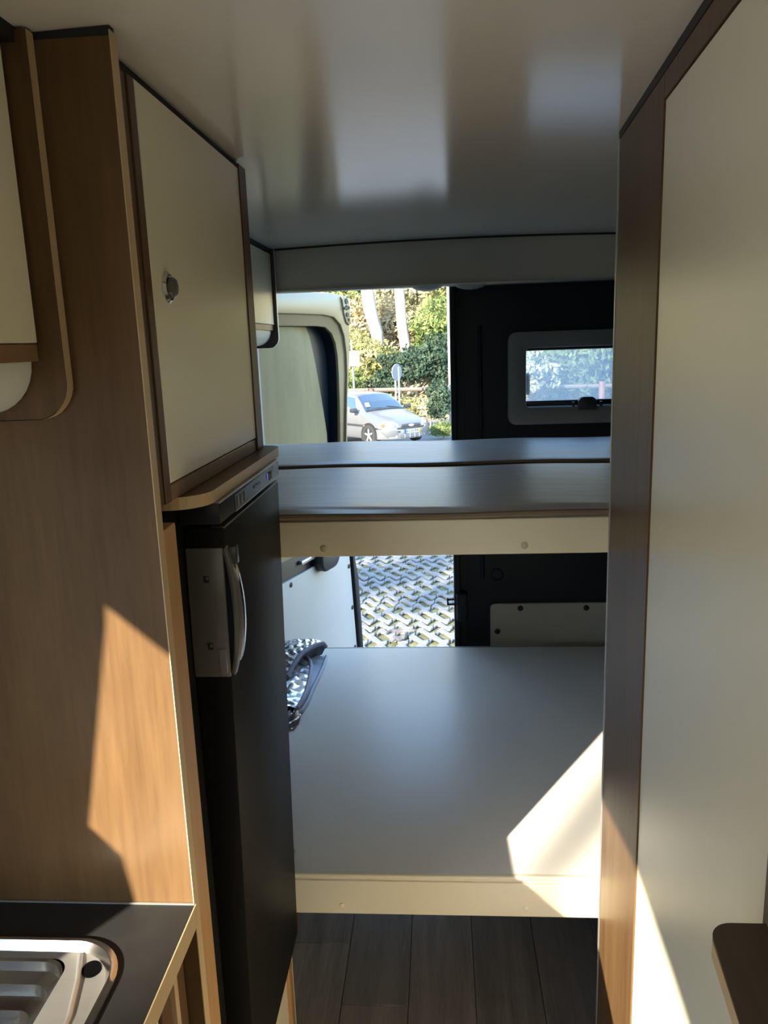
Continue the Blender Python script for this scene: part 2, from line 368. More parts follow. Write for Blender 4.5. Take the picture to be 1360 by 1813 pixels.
# ------------------------------------------------------------------ rear left door (swung open)
d1 = sgroup('door_1', (-0.68, 2.95, 0), 'rear left door swung open to the outside', rz=math.radians(70), local=True)
def dpath():
    inner = [(0.0,.077),(.30,.078),(.45,.078),(.53,.074),(.585,.048),(.617,.006),(.632,-.05),(.634,-.14),(.630,-.25),(.622,-.36),(.61,-.5),(.60,-.85)]
    mid   = [(0.0,.122),(.30,.124),(.48,.124),(.575,.116),(.635,.085),(.668,.035),(.682,-.04),(.680,-.13),(.664,-.24),(.648,-.36),(.632,-.5),(.63,-.85)]
    outer = [(0.0,.196),(.30,.210),(.55,.216),(.655,.214),(.708,.198),(.732,.160),(.734,.08),(.722,-.05),(.690,-.20),(.668,-.36),(.655,-.5),(.66,-.85)]
    return inner, mid, outer
inn, mid, out = dpath()
fr = MB(); n = len(inn); vs_ = []; fs_ = []
for lst, y in ((inn, -0.008), (inn, -0.020), (mid, -0.026), (mid, -0.040), (out, -0.034), (out, 0.045)):
    vs_ += [(u, y, Z(z)) for u, z in lst]
for r in range(5):
    for i in range(n-1):
        fs_.append((r*n+i, r*n+i+1, (r+1)*n+i+1, (r+1)*n+i))
fr.add(vs_, fs_)
rv = MB(); rv.add([(u, -0.008, Z(z)) for u, z in inn] + [(u, 0.045, Z(z)) for u, z in inn], [(i, i+1, n+i+1, n+i) for i in range(n-1)]); rv.build('window_reveal', STEELD, d1, smooth=True)
dfm = fr.build('upper_frame', DOORC, d1, bevel=0.004, seg=2)
MB().prism([(0.0, Z(-1.8)), (0.735, Z(-1.8)), (0.752, Z(-1.47)), (0.712, Z(-1.05)), (0.690, Z(-0.99)), (.655, Z(-.5)), (.668, Z(-.36)), (.690, Z(-.20)), (.722, Z(-.05)), (.732, Z(.16)), (.70, Z(.20)), (.55, Z(.212)), (0, Z(.19))], 'y', 0.046, 0.07).build('outer_skin', STEELD, d1)
def blind_fn(u, v):
    z = 0.076 - 0.93*v
    edge = 0.445 + 0.125*(min(1, v*2.0)**0.65)
    x = 0.01 + (edge-0.01)*u
    return (x, 0.000+0.006*math.sin(9*u+3*v)*u + 0.026*u**5, Z(z))
MB().grid(blind_fn, 20, 24).build('window_blind', BLIND, d1, smooth=True)
MB().box(0.0, 0.64, 0.036, 0.046, Z(-0.85), Z(0.079)).build('window_recess', STEELD, d1)
lp = MB().prism([(.655, Z(.205)), (.690, Z(.207)), (.722, Z(.185)), (.728, Z(.10)), (.715, Z(.082)), (.685, Z(.095)), (.668, Z(.13))], 'y', -0.044, -0.036).build('latch_plate', DOORC, d1, bevel=0.002)
for (u, z, ru, rz) in ((.690, .186, .014, .013), (.690, .158, .010, .012), (.672, .155, .009, .007), (.712, .158, .009, .007), (.694, .128, .014, .010), (.708, .106, .005, .006)):
    MB().prism([(u+ru*math.cos(a*math.pi/5), Z(z)+rz*math.sin(a*math.pi/5)) for a in range(10)], 'y', -0.0475, -0.043).build('latch_slot', BLACK, lp)
ls = MB().prism([(0.0, Z(-1.8)), (0.735, Z(-1.8)), (0.755, Z(-1.47)), (0.714, Z(-1.08)), (0.704, Z(-1.0)), (.660, Z(-.85)), (0, Z(-0.85))], 'y', 0.0, 0.046).build('lower_shell', STEELD, d1, bevel=0.008)
lbd = MB().prism([(.02, Z(-.936)), (.02, Z(-1.72)), (.712, Z(-1.72)), (.708, Z(-1.456)), (.672, Z(-.994)), (.655, Z(-.87)), (.40, Z(-.87)), (.365, Z(-.936))], 'y', -0.014, 0.0).build('lower_board', WHITEB, d1, bevel=0.002)
for (u, z) in ((.129, -.958), (.658, -1.025), (.676, -1.235), (.686, -1.44), (.14, -1.4)):
    MB().lathe((u, -0.014, Z(z)), (0, -1, 0), [(0.011, 0), (0.011, 0.002), (0.007, 0.004), (0, 0.004)], 14).build('screw', BLACK, lbd, smooth=True)
MB().prism([(.672, Z(-.87)), (.690, Z(-.994)), (.726, Z(-1.456)), (.728, Z(-1.78)), (.760, Z(-1.78)), (.764, Z(-1.47)), (.742, Z(-1.09)), (.724, Z(-1.04)), (.715, Z(-.99)), (.690, Z(-.87))], 'y', -0.022, 0.046).build('edge_seal', STEELD, d1, bevel=0.004)
hm = MB().prism(rrect(.335, .505, Z(-.968), Z(-.88), [.045, .06, .01, .01], 6), 'y', -0.055, -0.0)
hm.build('pull_handle', DARKP, d1, bevel=0.012, seg=3)
MB().box(.22, .34, -0.02, 0.0, Z(-.90), Z(-.882)).build('handle_badge', ALU, d1, bevel=0.003)

# ------------------------------------------------------------------ right hand partition (washroom)
def wx(y): return 0.317 - 0.058*(1.48-y)
pt = sgroup('wall_right', (0.317, 1.0, 0), 'washroom partition with wood frame and large cream panel')
def slab(y0, y1, z0, z1, d0, d1):
    """piece of the slightly angled partition; d = depth behind its face (negative = proud)"""
    return MB().add([(wx(y0)+d0, y0, z0), (wx(y1)+d0, y1, z0), (wx(y1)+d1, y1, z0), (wx(y0)+d1, y0, z0),
                     (wx(y0)+d0, y0, z1), (wx(y1)+d0, y1, z1), (wx(y1)+d1, y1, z1), (wx(y0)+d1, y0, z1)],
                    [(0,3,2,1),(4,5,6,7),(0,1,5,4),(1,2,6,5),(2,3,7,6),(3,0,4,7)])
ztop = Z(0.327)
slab(1.128, 1.473, 0.0, ztop, 0.0, 0.03).build('stile', WOOD, pt, bevel=0.001, seg=1)
slab(-0.4, 1.128, Z(0.296), ztop, 0.0, 0.03).build('top_rail', WOOD, pt, bevel=0.001, seg=1)
slab(0.597, 1.126, 0.0, Z(0.294), 0.002, 0.03).build('cream_panel', CREAMW, pt, bevel=0.0015, seg=1)
slab(-0.4, 0.583, 0.0, Z(0.294), 0.002, 0.03).build('cream_panel', CREAMW, pt, bevel=0.0015, seg=1)
slab(0.583, 0.597, 0.0, Z(0.294), -0.002, 0.03).build('door_jamb', wood('dark_jamb', (0.05, 0.03, 0.02), (0.08, 0.05, 0.03)), pt)
slab(1.473, 1.482, 0.0, ztop, -0.002, 0.03).build('edge_profile', ALU, pt, bevel=0.001, seg=1)
slab(-0.4, 1.48, ztop, Z(0.3405), -0.001, 0.03).build('ceiling_seal', BLACK, pt)
MB().box(0.345, XR, 1.45, 1.48, 0.0, Z(0.335)).build('rear_panel', CREAMW, pt)

# ------------------------------------------------------------------ low cabinet at the right edge
lc = thing('side_cabinet', 'low cabinet with dark brown top and pale edge against the cream partition', 'cabinet', (0.24, 0.3, 0.0))
def lx(y): return 0.2145 - 0.10*(0.585-y)
top = [(wx(0.5845)-0.004, 0.5845), (wx(-0.3)-0.004, -0.3), (lx(-0.3), -0.3)] + [(lx(0.5645)+0.020-0.020*math.cos(a*math.pi/16), 0.5645+0.020*math.sin(a*math.pi/16)) for a in range(9)]
MB().prism(top, 'z', Z(-0.4835), Z(-0.480)).build('top', wood('dark_top', (0.055, 0.035, 0.022), (0.085, 0.055, 0.035), along='y'), lc)
MB().prism(top, 'z', Z(-0.500), Z(-0.4835)).build('edge_band', EDGE, lc, bevel=0.001, seg=1)
side = [(lx(0.53)+0.018, 0.545), (wx(0.545)-0.004, 0.545), (wx(-0.29)-0.004, -0.29), (lx(-0.29)+0.018, -0.29)]
MB().prism(side, 'z', 0.0, Z(-0.500)).build('body', WOOD, lc)

# ------------------------------------------------------------------ tall cabinet on the left
tcab = thing('tall_cabinet', 'tall walnut cabinet with cream upper door above the fridge', 'cabinet', (-0.6, 1.2, 0.0))
MB().box(XL+0.005, -0.3372, 0.890, 0.906, 0.0, Z(0.3245)).build('side_panel', WOOD, tcab)
MB().box(-0.3372, -0.336, 0.889, 0.907, 0.0, Z(0.330)).build('edge_band', EDGE, tcab)
MB().box(XL+0.005, -0.3375, 0.893, 0.905, Z(0.3245), Z(0.338)).build('ceiling_seal', BLACK, tcab)
MB().box(XL+0.005, -0.3735, 0.907, 1.547, Z(-0.195), Z(0.312)).build('carcass', WOOD, tcab)
st = MB()
for (a, b, xx) in ((0.907, 0.955, -0.352), (0.957, 0.975, -0.356), (0.977, 0.998, -0.354)):
    MB().box(-0.3735, xx, a, b, Z(-0.195), Z(0.316)).build('stile', WOOD, tcab, bevel=0.001, seg=1)
MB().box(-0.3735, -0.352, 1.497, 1.547, Z(-0.195), Z(0.325)).build('stile', WOOD, tcab, bevel=0.001, seg=1)
MB().box(-0.3735, -0.355, 0.998, 1.497, Z(-0.195), Z(-0.173)).build('bottom_rail', WOODY, tcab, bevel=0.001, seg=1)
MB().box(-0.3735, -0.3665, 0.906, 1.545, Z(0.318), Z(0.337)).build('ceiling_seal', BLACK, tcab)
MB().box(XL+0.005, -0.3735, 0.908, 1.545, Z(0.312), Z(0.334)).build('top_filler', BLACK, tcab)
cd = MB().box(-0.3735, -0.354, 1.000, 1.495, Z(-0.171), Z(0.317)).build('door', CREAM, tcab, bevel=0.0012, seg=1)
lk = MB().lathe((-0.354, 1.052, Z(0.081)), (1, 0, 0), [(0.0205, 0), (0.0205, 0.002), (0.017, 0.005), (0.0145, 0.005), (0.0145, 0.002)], 28).build('lock_ring', CHROME, cd, smooth=True)
MB().lathe((-0.354, 1.052, Z(0.081)), (1, 0, 0), [(0.0125, 0.001), (0.0125, 0.010), (0.010, 0.0125), (0, 0.0128)], 24).build('lock_button', plain('dark_chrome', (0.16, 0.155, 0.15), 0.3, metal=0.9), cd, smooth=True)
# shelf above the fridge
sh = MB().prism(rrect(-0.42, -0.321, 1.022, 1.568, [0, 0.055, 0.035, 0], 8), 'z', Z(-0.212), Z(-0.1955)).build('shelf', wood('shelf_brown', (0.10, 0.055, 0.032), (0.16, 0.09, 0.052), along='y'), tcab)
eb = MB()
pl = rrect(-0.42, -0.3205, 1.0212, 1.5688, [0, 0.0555, 0.0355, 0], 8)
pl = [p for p in pl if p[0] > -0.421]
vs_ = []; fs_ = []
for p in pl: vs_ += [(p[0], p[1], Z(-0.2125)), (p[0], p[1], Z(-0.195))]
for i in range(len(pl)-1): fs_.append((2*i, 2*i+2, 2*i+3, 2*i+1))
eb.add(vs_, fs_).build('shelf_edge', EDGE, sh)
# wood strip beside the fridge, plinth under it
MB().box(-0.43, -0.337, 0.9065, 0.953, 0.0, Z(-0.213)).build('fridge_stile', STRIP, tcab, bevel=0.001, seg=1)
MB().box(XL+0.005, -0.365, 0.953, 1.547, 0.0, Z(-1.30)).build('plinth', CREAM, tcab)
MB().box(-0.365, -0.356, 1.475, 1.500, 0.0, Z(-1.30)).build('plinth_stile', STRIP, tcab)
MB().box(XL+0.005, -0.345, 1.532, 1.547, Z(-1.30), Z(-0.213)).build('rear_side', WOOD, tcab)

# ------------------------------------------------------------------ fridge
fg = thing('fridge', 'black upright compressor fridge with silver side handle under the walnut shelf', 'fridge', (-0.6, 1.25, Z(-1.30)))
MB().box(XL+0.02, -0.378, 0.956, 1.530, Z(-1.295), Z(-0.2135)).build('body', plain('fridge_body', (0.006, 0.006, 0.006), 0.5, spec=0.2), fg, bevel=0.002)
def fx(z): return -0.317 - 0.0205*(-0.25-z)/1.03
zt, zb = -0.254, -1.278
MB().prism([(fx(zt)-0.058, Z(zt)), (fx(zt), Z(zt)), (fx(zb), Z(zb)), (fx(zb)-0.045, Z(zb))], 'y', 1.096, 1.499).build('door', FRIDGE, fg, bevel=0.0025)
MB().box(fx(zt)-0.02, fx(zt)+0.0012, 1.098, 1.498, Z(zt)-0.002, Z(zt)+0.0006).build('door_trim', SILVER, fg)
cp = MB().box(-0.376, -0.316, 1.080, 1.507, Z(-0.246), Z(-0.2145)).build('control_panel', FRIDGEP, fg, bevel=0.002)
MB().box(-0.33, -0.3148, 1.081, 1.506, Z(-0.2155), Z(-0.2135)).build('trim_line', ALU, cp)
MB().box(-0.318, -0.3150, 1.165, 1.455, Z(-0.2445), Z(-0.2195)).build('display_strip', plain('display_black', (0.02, 0.021, 0.022), 0.22), cp)
MB().box(-0.318, -0.3142, 1.165, 1.455, Z(-0.2455), Z(-0.2440)).build('trim_line', ALU, cp)
bt = plain('button_grey', (0.14, 0.14, 0.12), 0.4)
for y in (1.178, 1.20, 1.222, 1.412, 1.428):
    MB().box(-0.3155, -0.3138, y, y+0.008, Z(-0.240), Z(-0.224)).build('button', bt, cp, bevel=0.0006, seg=1)
MB().box(-0.3155, -0.3142, 1.29, 1.335, Z(-0.2325), Z(-0.2285)).build('name_badge', plain('badge_grey', (0.09, 0.09, 0.08), 0.4), cp)
bl = MB().box(-0.3155, -0.3140, 1.393, 1.401, Z(-0.236), Z(-0.226)).build('indicator_light', plain('blue_led', (0.10, 0.10, 0.55), 0.3), cp)
bl.active_material.node_tree.nodes['Principled BSDF'].inputs['Emission Color'].default_value = (0.18, 0.15, 0.9, 1)
bl.active_material.node_tree.nodes['Principled BSDF'].inputs['Emission Strength'].default_value = 0.25
hp = MB().prism([(-0.375, Z(-0.284)), (-0.320, Z(-0.284)), (-0.322, Z(-0.485)), (-0.377, Z(-0.485))], 'y', 1.0915, 1.0965).build('handle_plate', SILVER, fg, bevel=0.0012)
for (x, z) in ((-0.347, -0.331), (-0.349, -0.436)):
    MB().box(x-0.004, x+0.004, 1.0905, 1.093, Z(z)-0.005, Z(z)+0.005).build('slot', BLACK, hp)
    MB().box(x+0.000, x+0.0035, 1.0895, 1.093, Z(z)-0.001, Z(z)+0.004).build('slot_clip', SILVER, hp)
MB().box(-0.337, -0.3255, 1.0905, 1.0925, Z(-0.478), Z(-0.440)).build('handle_insert', plain('silver_plastic_b', (0.30, 0.29, 0.27), 0.4, metal=0.4), hp, bevel=0.0005, seg=1)
def arc(off, zs, ze, bulge, xb):
    return [(xb + off + bulge*math.sin(math.pi*t/12.0)**0.8, Z(zs+(ze-zs)*t/12.0)) for t in range(13)]
o1 = arc(0.003, -0.284, -0.485, 0.013, -0.3195); i1 = arc(-0.002, -0.288, -0.481, 0.009, -0.3195)
MB().prism(o1 + i1[::-1], 'y', 1.096, 1.112).build('handle_grip', SILVER, fg, bevel=0.0012)
o2 = arc(0.007, -0.312, -0.468, 0.010, -0.318); i2 = arc(0.000, -0.312, -0.468, 0.006, -0.318)
MB().prism(o2 + i2[::-1], 'y', 1.113, 1.130).build('handle_lever', CHROME, fg, bevel=0.0015)
MB().box(-0.322, -0.304, 1.108, 1.124, Z(-0.314), Z(-0.286)).build('handle_cap', plain('handle_dark', (0.08, 0.08, 0.08), 0.3, metal=0.6), fg, bevel=0.002)

# ------------------------------------------------------------------ overhead cabinets
def overhead(name, label, xf, y0, y1, zdoor, zbot, ztop, epx, edge_mat, end_dark, rad, roll=0.022):
    t = thing(name, label, 'cabinet', ((XL+xf)/2, (y0+y1)/2, Z(zbot)))
    xw = XL+0.004
    # end panel: rounded lower corner
    prof = rrect(xw, epx, Z(zbot), Z(ztop+0.012), [0, rad, 0, 0], 8)
    MB().prism(prof, 'y', y1-0.015, y1).build('end_panel', end_dark, t)
    ebm = MB(); pp = [p for p in prof if p[0] > xw+0.001]; vs_ = []; fs_ = []
    pp = [(xw+0.1, Z(zbot))] + pp
    for p in pp: vs_ += [(p[0], p[1])]
    vv = []
    for (px, pz) in vs_:
        cx = px+0.0008; cz = pz - (0.0008 if pz < Z(zbot)+0.01 else 0)
        vv += [(cx, y1-0.0155, cz), (cx, y1+0.0002, cz)]
    for i in range(len(vs_)-1): fs_.append((2*i, 2*i+1, 2*i+3, 2*i+2))
    ebm.add(vv, fs_).build('edge_band', edge_mat, t)
    ym = y1-0.015
    MB().box(xw, xf-0.018, y0, ym, Z(zdoor-0.02), Z(ztop)).build('carcass', end_dark, t)
    d = MB().box(xf-0.018, xf, y0+0.002, ym-0.006, Z(zdoor), Z(ztop-0.004)).build('door', CREAM, t, bevel=0.0012, seg=1)
    MB().box(xf-0.018, xf-0.004, y0, ym, Z(zdoor-0.02), Z(zdoor-0.001)).build('bottom_rail', WOODY, t, bevel=0.0008, seg=1)
    # quarter-round valance under the door
    zt_, h = zdoor-0.02, (zdoor-0.02)-zbot-0.008
    q = [(xf-0.055-h, Z(zt_))] + [(xf-0.012-h+h*math.cos(a), Z(zt_)-h*math.sin(a)) for a in [i*math.pi/2/8 for i in range(9)]] + [(xf-0.055-h, Z(zt_)-h)]
    MB().prism(q, 'y', y0, ym-0.002).build('valance', PLASTW, t, smooth=True)
    MB().box(xw, epx-0.012, y0, y1-0.001, Z(ztop), Z(0.336)).build('ceiling_seal', BLACK, t)
    return t
overhead('overhead_cabinet', 'cream-door overhead cabinet with pale rounded end panel above the sink', -0.444, 0.44, 0.8885, 0.013, -0.072, 0.318, -0.4195, EDGE, WOOD, 0.040)
overhead('overhead_cabinet', 'small cream overhead cabinet over the bunk beside the rear doorway', -0.567, 1.62, 2.80, 0.075, -0.004, 0.314, -0.556, PLASTW, wood('dark_end', (0.06, 0.045, 0.035), (0.09, 0.065, 0.05)), 0.035)

# ------------------------------------------------------------------ kitchen base, worktop, sink
kb = thing('kitchen_cabinet', 'kitchen base cabinet with cream door and walnut stile below the worktop', 'cabinet', (-0.6, 0.6, 0.0))
MB().box(XL+0.04, -0.385, 0.26, 0.885, 0.0, Z(-0.86)).build('carcass', WOOD, kb)
bd = MB().box(XL+0.04, -0.362, 0.26, 0.885, 0.0, 0.08).build('plinth', BLACK, kb)
MB().box(-0.385, -0.362, 0.300, 0.800, 0.09, Z(-0.75)).build('door', CREAM, kb, bevel=0.0015, seg=1)
MB().box(-0.385, -0.358, 0.802, 0.832, 0.09, Z(-0.75)).build('stile', WOOD, kb, bevel=0.001, seg=1)
MB().box(-0.385, -0.352, 0.834, 0.846, 0.09, Z(-0.75)).build('stile_edge', EDGE, kb)
MB().box(-0.385, -0.358, 0.848, 0.886, 0.09, Z(-0.75)).build('stile', WOOD, kb, bevel=0.001, seg=1)
MB().box(XL+0.04, XL+0.06, 0.26, 0.885, Z(-0.86), Z(-0.75)).build('back_rail', WOOD, kb)
MB().box(-0.385, -0.366, 0.26, 0.300, 0.09, Z(-0.75)).build('stile', WOOD, kb)

SX0, SX1, SY0, SY1 = -0.84, -0.388, 0.38, 0.822
wt = thing('worktop', 'charcoal kitchen worktop with pale wood front edge around the sink', 'worktop', (-0.6, 0.57, Z(-0.746)))
outp = [(XL+0.03, 0.25), (-0.3345, 0.25), (-0.3345, 0.8885), (XL+0.03, 0.8885)]
hole = rrect(SX0+0.012, SX1-0.012, SY0+0.012, SY1-0.012, 0.058, 8)
def plate_with_hole(rect, hole, z0, z1):
    m = MB(); n = len(hole); x0, y0 = rect[0]; x1, y1 = rect[2]
    cx = sum(p[0] for p in hole)/n; cy = sum(p[1] for p in hole)/n
    outer = []
    for p in hole:
        dx, dy = p[0]-cx, p[1]-cy
        s = min(((x1-cx)/dx if dx > 0 else (x0-cx)/dx) if abs(dx) > 1e-9 else 1e9, ((y1-cy)/dy if dy > 0 else (y0-cy)/dy) if abs(dy) > 1e-9 else 1e9)
        outer.append((cx+dx*s, cy+dy*s))
    # snap the nearest outer points on to the rectangle's corners
    for c in rect:
        i = min(range(n), key=lambda i: (outer[i][0]-c[0])**2+(outer[i][1]-c[1])**2); outer[i] = c
    vs = [(p[0], p[1], z1) for p in outer] + [(p[0], p[1], z1) for p in hole] + [(p[0], p[1], z0) for p in outer] + [(p[0], p[1], z0) for p in hole]
    fs = []
    for i in range(n):
        j = (i+1) % n
        fs += [(i, j, n+j, n+i), (2*n+i, 3*n+i, 3*n+j, 2*n+j), (i, 2*n+i, 2*n+j, j), (n+i, n+j, 3*n+j, 3*n+i)]
    return m.add(vs, fs)
plate_with_hole(outp, hole, Z(-0.746), Z(-0.716)).build('slab', COUNTER, wt)
MB().box(-0.3345, -0.333, 0.25, 0.8885, Z(-0.746), Z(-0.7155)).build('front_edge', EDGE, wt)
MB().box(XL+0.03, -0.335, 0.8862, 0.8888, Z(-0.716), Z(-0.7145)).build('sealant_line', plain('sealant', (0.22, 0.21, 0.19), 0.4), wt)

sk = thing('sink', 'stainless steel sink with rounded rim set in the charcoal worktop', 'sink', (-0.61, 0.6, Z(-0.86)))
def loops(m, rings, close=True):
    n = len(rings[0]); vs = []; fs = []
    for r in rings: vs += r
    for k in range(len(rings)-1):
        for i in range(n):
            j = (i+1) % n; fs.append((k*n+i, k*n+j, (k+1)*n+j, (k+1)*n+i))
    if close: fs.append(tuple((len(rings)-1)*n+i for i in range(n)))
    return m.add(vs, fs)
def ring(ins, z, r): return [(p[0], p[1], z) for p in rrect(SX0+ins, SX1-ins, SY0+ins, SY1-ins, r, 10)]
zc0 = Z(-0.716)
rm = loops(MB(), [ring(0.0, zc0+0.0005, 0.07), ring(0.001, zc0+0.004, 0.069), ring(0.005, zc0+0.0065, 0.066), ring(0.009, zc0+0.006, 0.062), ring(0.012, zc0+0.001, 0.060), ring(0.015, zc0-0.005, 0.057)], close=False)
rm.build('rim', STEEL, sk, smooth=True)
# deck with basin opening
bx0, bx1, by0, by1 = SX0+0.04, -0.462, SY0+0.05, 0.798
hole2 = rrect(bx0, bx1, by0, by1, 0.022, 10)
BRUSH = plain('brushed_steel', (0.60, 0.59, 0.56), 0.36, metal=0.85, bump=0.03, bscale=80, stretch=(1, 12, 1))
ro = ring(0.015, zc0-0.005, 0.057)
loops(MB(), [ro, [(p[0], p[1], zc0-0.007) for p in hole2]], close=False).build('deck', BRUSH, sk, smooth=True)
rings = []
for (ins, dz) in ((0.0, -0.007), (0.003, -0.009), (0.004, -0.022), (0.016, -0.030), (0.018, -0.045), (0.034, -0.050), (0.040, -0.085), (0.05, -0.115), (0.07, -0.122)):
    rings.append([(p[0], p[1], zc0+dz) for p in rrect(bx0+ins, bx1-ins, by0+ins, by1-ins, max(0.014, 0.03-ins*0.3), 10)])
loops(MB(), rings).build('basin', STEEL, sk, smooth=True)
MB().tube([(-0.452, 0.802, zc0-0.0045), (-0.438, 0.765, zc0-0.0045), (-0.424, 0.712, zc0-0.0045), (-0.418, 0.64, zc0-0.0045)], 0.003, 8).build('drainer_rib', BRUSH, sk, smooth=True)
MB().prism([(-0.4285+0.013*math.cos(a*math.pi/9)*0.8-0.006*math.sin(a*math.pi/9), 0.781+0.012*math.sin(a*math.pi/9)+0.005*math.cos(a*math.pi/9)) for a in range(18)], 'z', zc0-0.0065, zc0-0.0045).build('overflow_hole', plain('void_black', (0.003, 0.003, 0.003), 0.9, spec=0.0), sk)

# ------------------------------------------------------------------ the two beds
def board_poly(y0, y1, nx=-0.350, ny=1.585):
    return [(nx, y0), (XR-0.01, y0), (XR-0.01, y1), (XL+0.01, y1), (XL+0.01, ny), (nx, ny)]
lo = thing('bed_platform', 'lower bed platform, wide pale grey surface with sunlit right corner', 'bed', (0.0, 2.1, Z(-1.23)))
MB().prism(board_poly(1.507, 2.80), 'z', Z(-1.160), Z(-1.128)).build('board', BEDV, lo, bevel=0.004)
MB().box(-0.350, XR-0.01, 1.500, 1.516, Z(-1.1395), Z(-1.1285)).build('front_rail', FASC, lo, bevel=0.004, seg=3)
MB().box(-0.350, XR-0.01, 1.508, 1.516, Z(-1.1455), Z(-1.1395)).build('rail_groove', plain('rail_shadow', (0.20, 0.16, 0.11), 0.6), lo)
fa = MB().box(-0.350, XR-0.01, 1.502, 1.520, Z(-1.228), Z(-1.1455)).build('fascia', FASC, lo, bevel=0.002)
MB().box(XL+0.01, XR-0.01, 2.78, 2.815, Z(-1.19), Z(-1.131)).build('rear_batten', plain('batten', (0.35, 0.34, 0.31), 0.5), lo)
for x in (-0.235, 0.165):
    MB().lathe((x, 1.502, Z(-1.207)), (0, -1, 0), [(0.006, 0), (0.006, 0.001), (0.004, 0.002), (0, 0.002)], 14).build('screw_cap', FASC, fa, smooth=True)

up = thing('bunk_platform', 'upper bunk of two grey boards with cream front fascia and brown piping', 'bunk bed', (0.0, 2.1, Z(-0.415)))
def board(y0, y1, sag, name, full):
    # slightly pillowed board following the bunk outline
    def fn(u, v):
        y = y0 + (y1-y0)*v; xa = -0.350 if y < 1.59 else XL+0.01
        x = xa + (XR-0.01-xa)*u
        e = min(v, 1-v)*2*(y1-y0)/0.08
        z = -0.329 - 0.010*max(0, 1-e)**2 + sag*math.sin(5*u+1.3)*0.5 + 0.002*math.sin(23*u)
        return (x, y, Z(z))
    m = MB().grid(fn, 60, 16)
    k = len(m.v); nu = 61
    m2 = MB(); m2.add(m.v, m.f)
    m2.add([(p[0], p[1], Z(-0.352)) for p in m.v], [tuple(reversed(f)) for f in m.f])
    rim = list(range(0, nu)) + [j*nu+nu-1 for j in range(1, 17)] + list(range(16*nu+nu-2, 16*nu-1, -1)) + [j*nu for j in range(15, 0, -1)]
    for i in range(len(rim)):
        a, b = rim[i], rim[(i+1) % len(rim)]; m2.f.append((a, b, b+k, a+k))
    return m2.build(name, BUNKV, up, smooth=True)
board(1.512, 2.145, 0.003, 'front_board', False)
board(2.165, 2.715, 0.004, 'rear_board', False)
MB().box(XL+0.015, XR-0.015, 2.143, 2.163, Z(-0.355), Z(-0.340)).build('seam_strip', BLACK, up)
MB().tube([(XL+0.012+(XR-XL-0.024)*i/40, 2.164, Z(-0.3335)+0.001*math.sin(0.6*i)) for i in range(41)], 0.0065, 8).build('piping', PIPING, up, smooth=True)
def pip(u): return (-0.349 + (XR-0.012+0.349)*u, 1.507, Z(-0.3335)+0.0015*math.sin(16*u+0.5))
MB().tube([pip(i/40) for i in range(41)], 0.0065, 8).build('piping', PIPING, up, smooth=True)
fu = MB().box(-0.350, XR-0.01, 1.502, 1.522, Z(-0.4125), Z(-0.341)).build('fascia', FASC, up, bevel=0.003)
MB().box(XL+0.01, XR-0.01, 1.60, 2.70, Z(-0.385), Z(-0.353)).build('base_frame', GREY, up)
MB().box(-0.350, XR-0.01, 1.523, 1.60, Z(-0.375), Z(-0.353)).build('base_frame', GREY, up)
for x in (-0.235, 0.160):
    MB().lathe((x, 1.502, Z(-0.395)), (0, -1, 0), [(0.007, 0), (0.007, 0.0012), (0.005, 0.0025), (0, 0.0025)], 16).build('screw_cap', plain('cap_cream', (0.50, 0.45, 0.32), 0.4), fu, smooth=True)

# ------------------------------------------------------------------ folded foil windscreen cover
fo = thing('folded_sunshade', 'crumpled silver foil thermal screen folded on the lower bed behind the fridge', 'sunshade', (-0.62, 2.4, Z(-1.128)))
def curve(P, t):
    t = min(max(t, 0), 1)*(len(P)-1); i = min(int(t), len(P)-2); q = t-i
    return Vector(P[i]).lerp(Vector(P[i+1]), q)
LOW = [(-0.432, 2.70, -1.120), (-0.431, 2.604, -1.120), (-0.435, 2.507, -1.120), (-0.441, 2.417, -1.120), (-0.442, 2.332, -1.120), (-0.450, 2.269, -1.120), (-0.465, 2.235, -1.120)]
MID = [(-0.500, 2.64, -1.094), (-0.476, 2.60, -1.097), (-0.465, 2.55, -1.101), (-0.455, 2.45, -1.099), (-0.449, 2.35, -1.095), (-0.450, 2.28, -1.093), (-0.458, 2.235, -1.098)]
TOP = [(-0.433, 2.70, -1.082), (-0.441, 2.69, -1.065), (-0.461, 2.66, -1.059), (-0.479, 2.62, -1.056), (-0.497, 2.57, -1.052), (-0.506, 2.53, -1.057), (-0.515, 2.48, -1.064), (-0.524, 2.42, -1.075)]
BACK = [(-0.440, 2.745, -1.098), (-0.460, 2.745, -1.078), (-0.492, 2.745, -1.066), (-0.540, 2.74, -1.064), (-0.60, 2.72, -1.068), (-0.66, 2.66, -1.070), (-0.70, 2.58, -1.074), (-0.74, 2.46, -1.085)]
def up_(p): return (p[0], p[1], HC+p[2])
def crinkle(u, v, a):
    return a*(abs(math.sin(9*u+7*v))*abs(math.sin(9*u-7*v+0.6)) - 0.4) + a*0.5*math.sin(23*u+5*v)
def sheet(name, P, shift, nu, nv, a, mat, bulge=0.0):
    def fn(u, v):
        p = curve(P, u) + Vector(shift)*v
        return up_((p.x, p.y, p.z + crinkle(u*3, v*3, a)*min(1, v*6) + bulge*math.sin(math.pi*v)))
    return MB().grid(fn, nu, nv).build(name, mat, fo, smooth=True)
sheet('lower_layer', LOW, (-0.30, 0.0, 0.004), 40, 24, 0.005, plain('pale_foil', (0.62, 0.68, 0.76), 0.35, metal=0.25, bump=0.5, bscale=30), 0.004)
sheet('middle_layer', MID, (-0.26, 0.03, -0.010), 40, 24, 0.009, FOIL, 0.020)
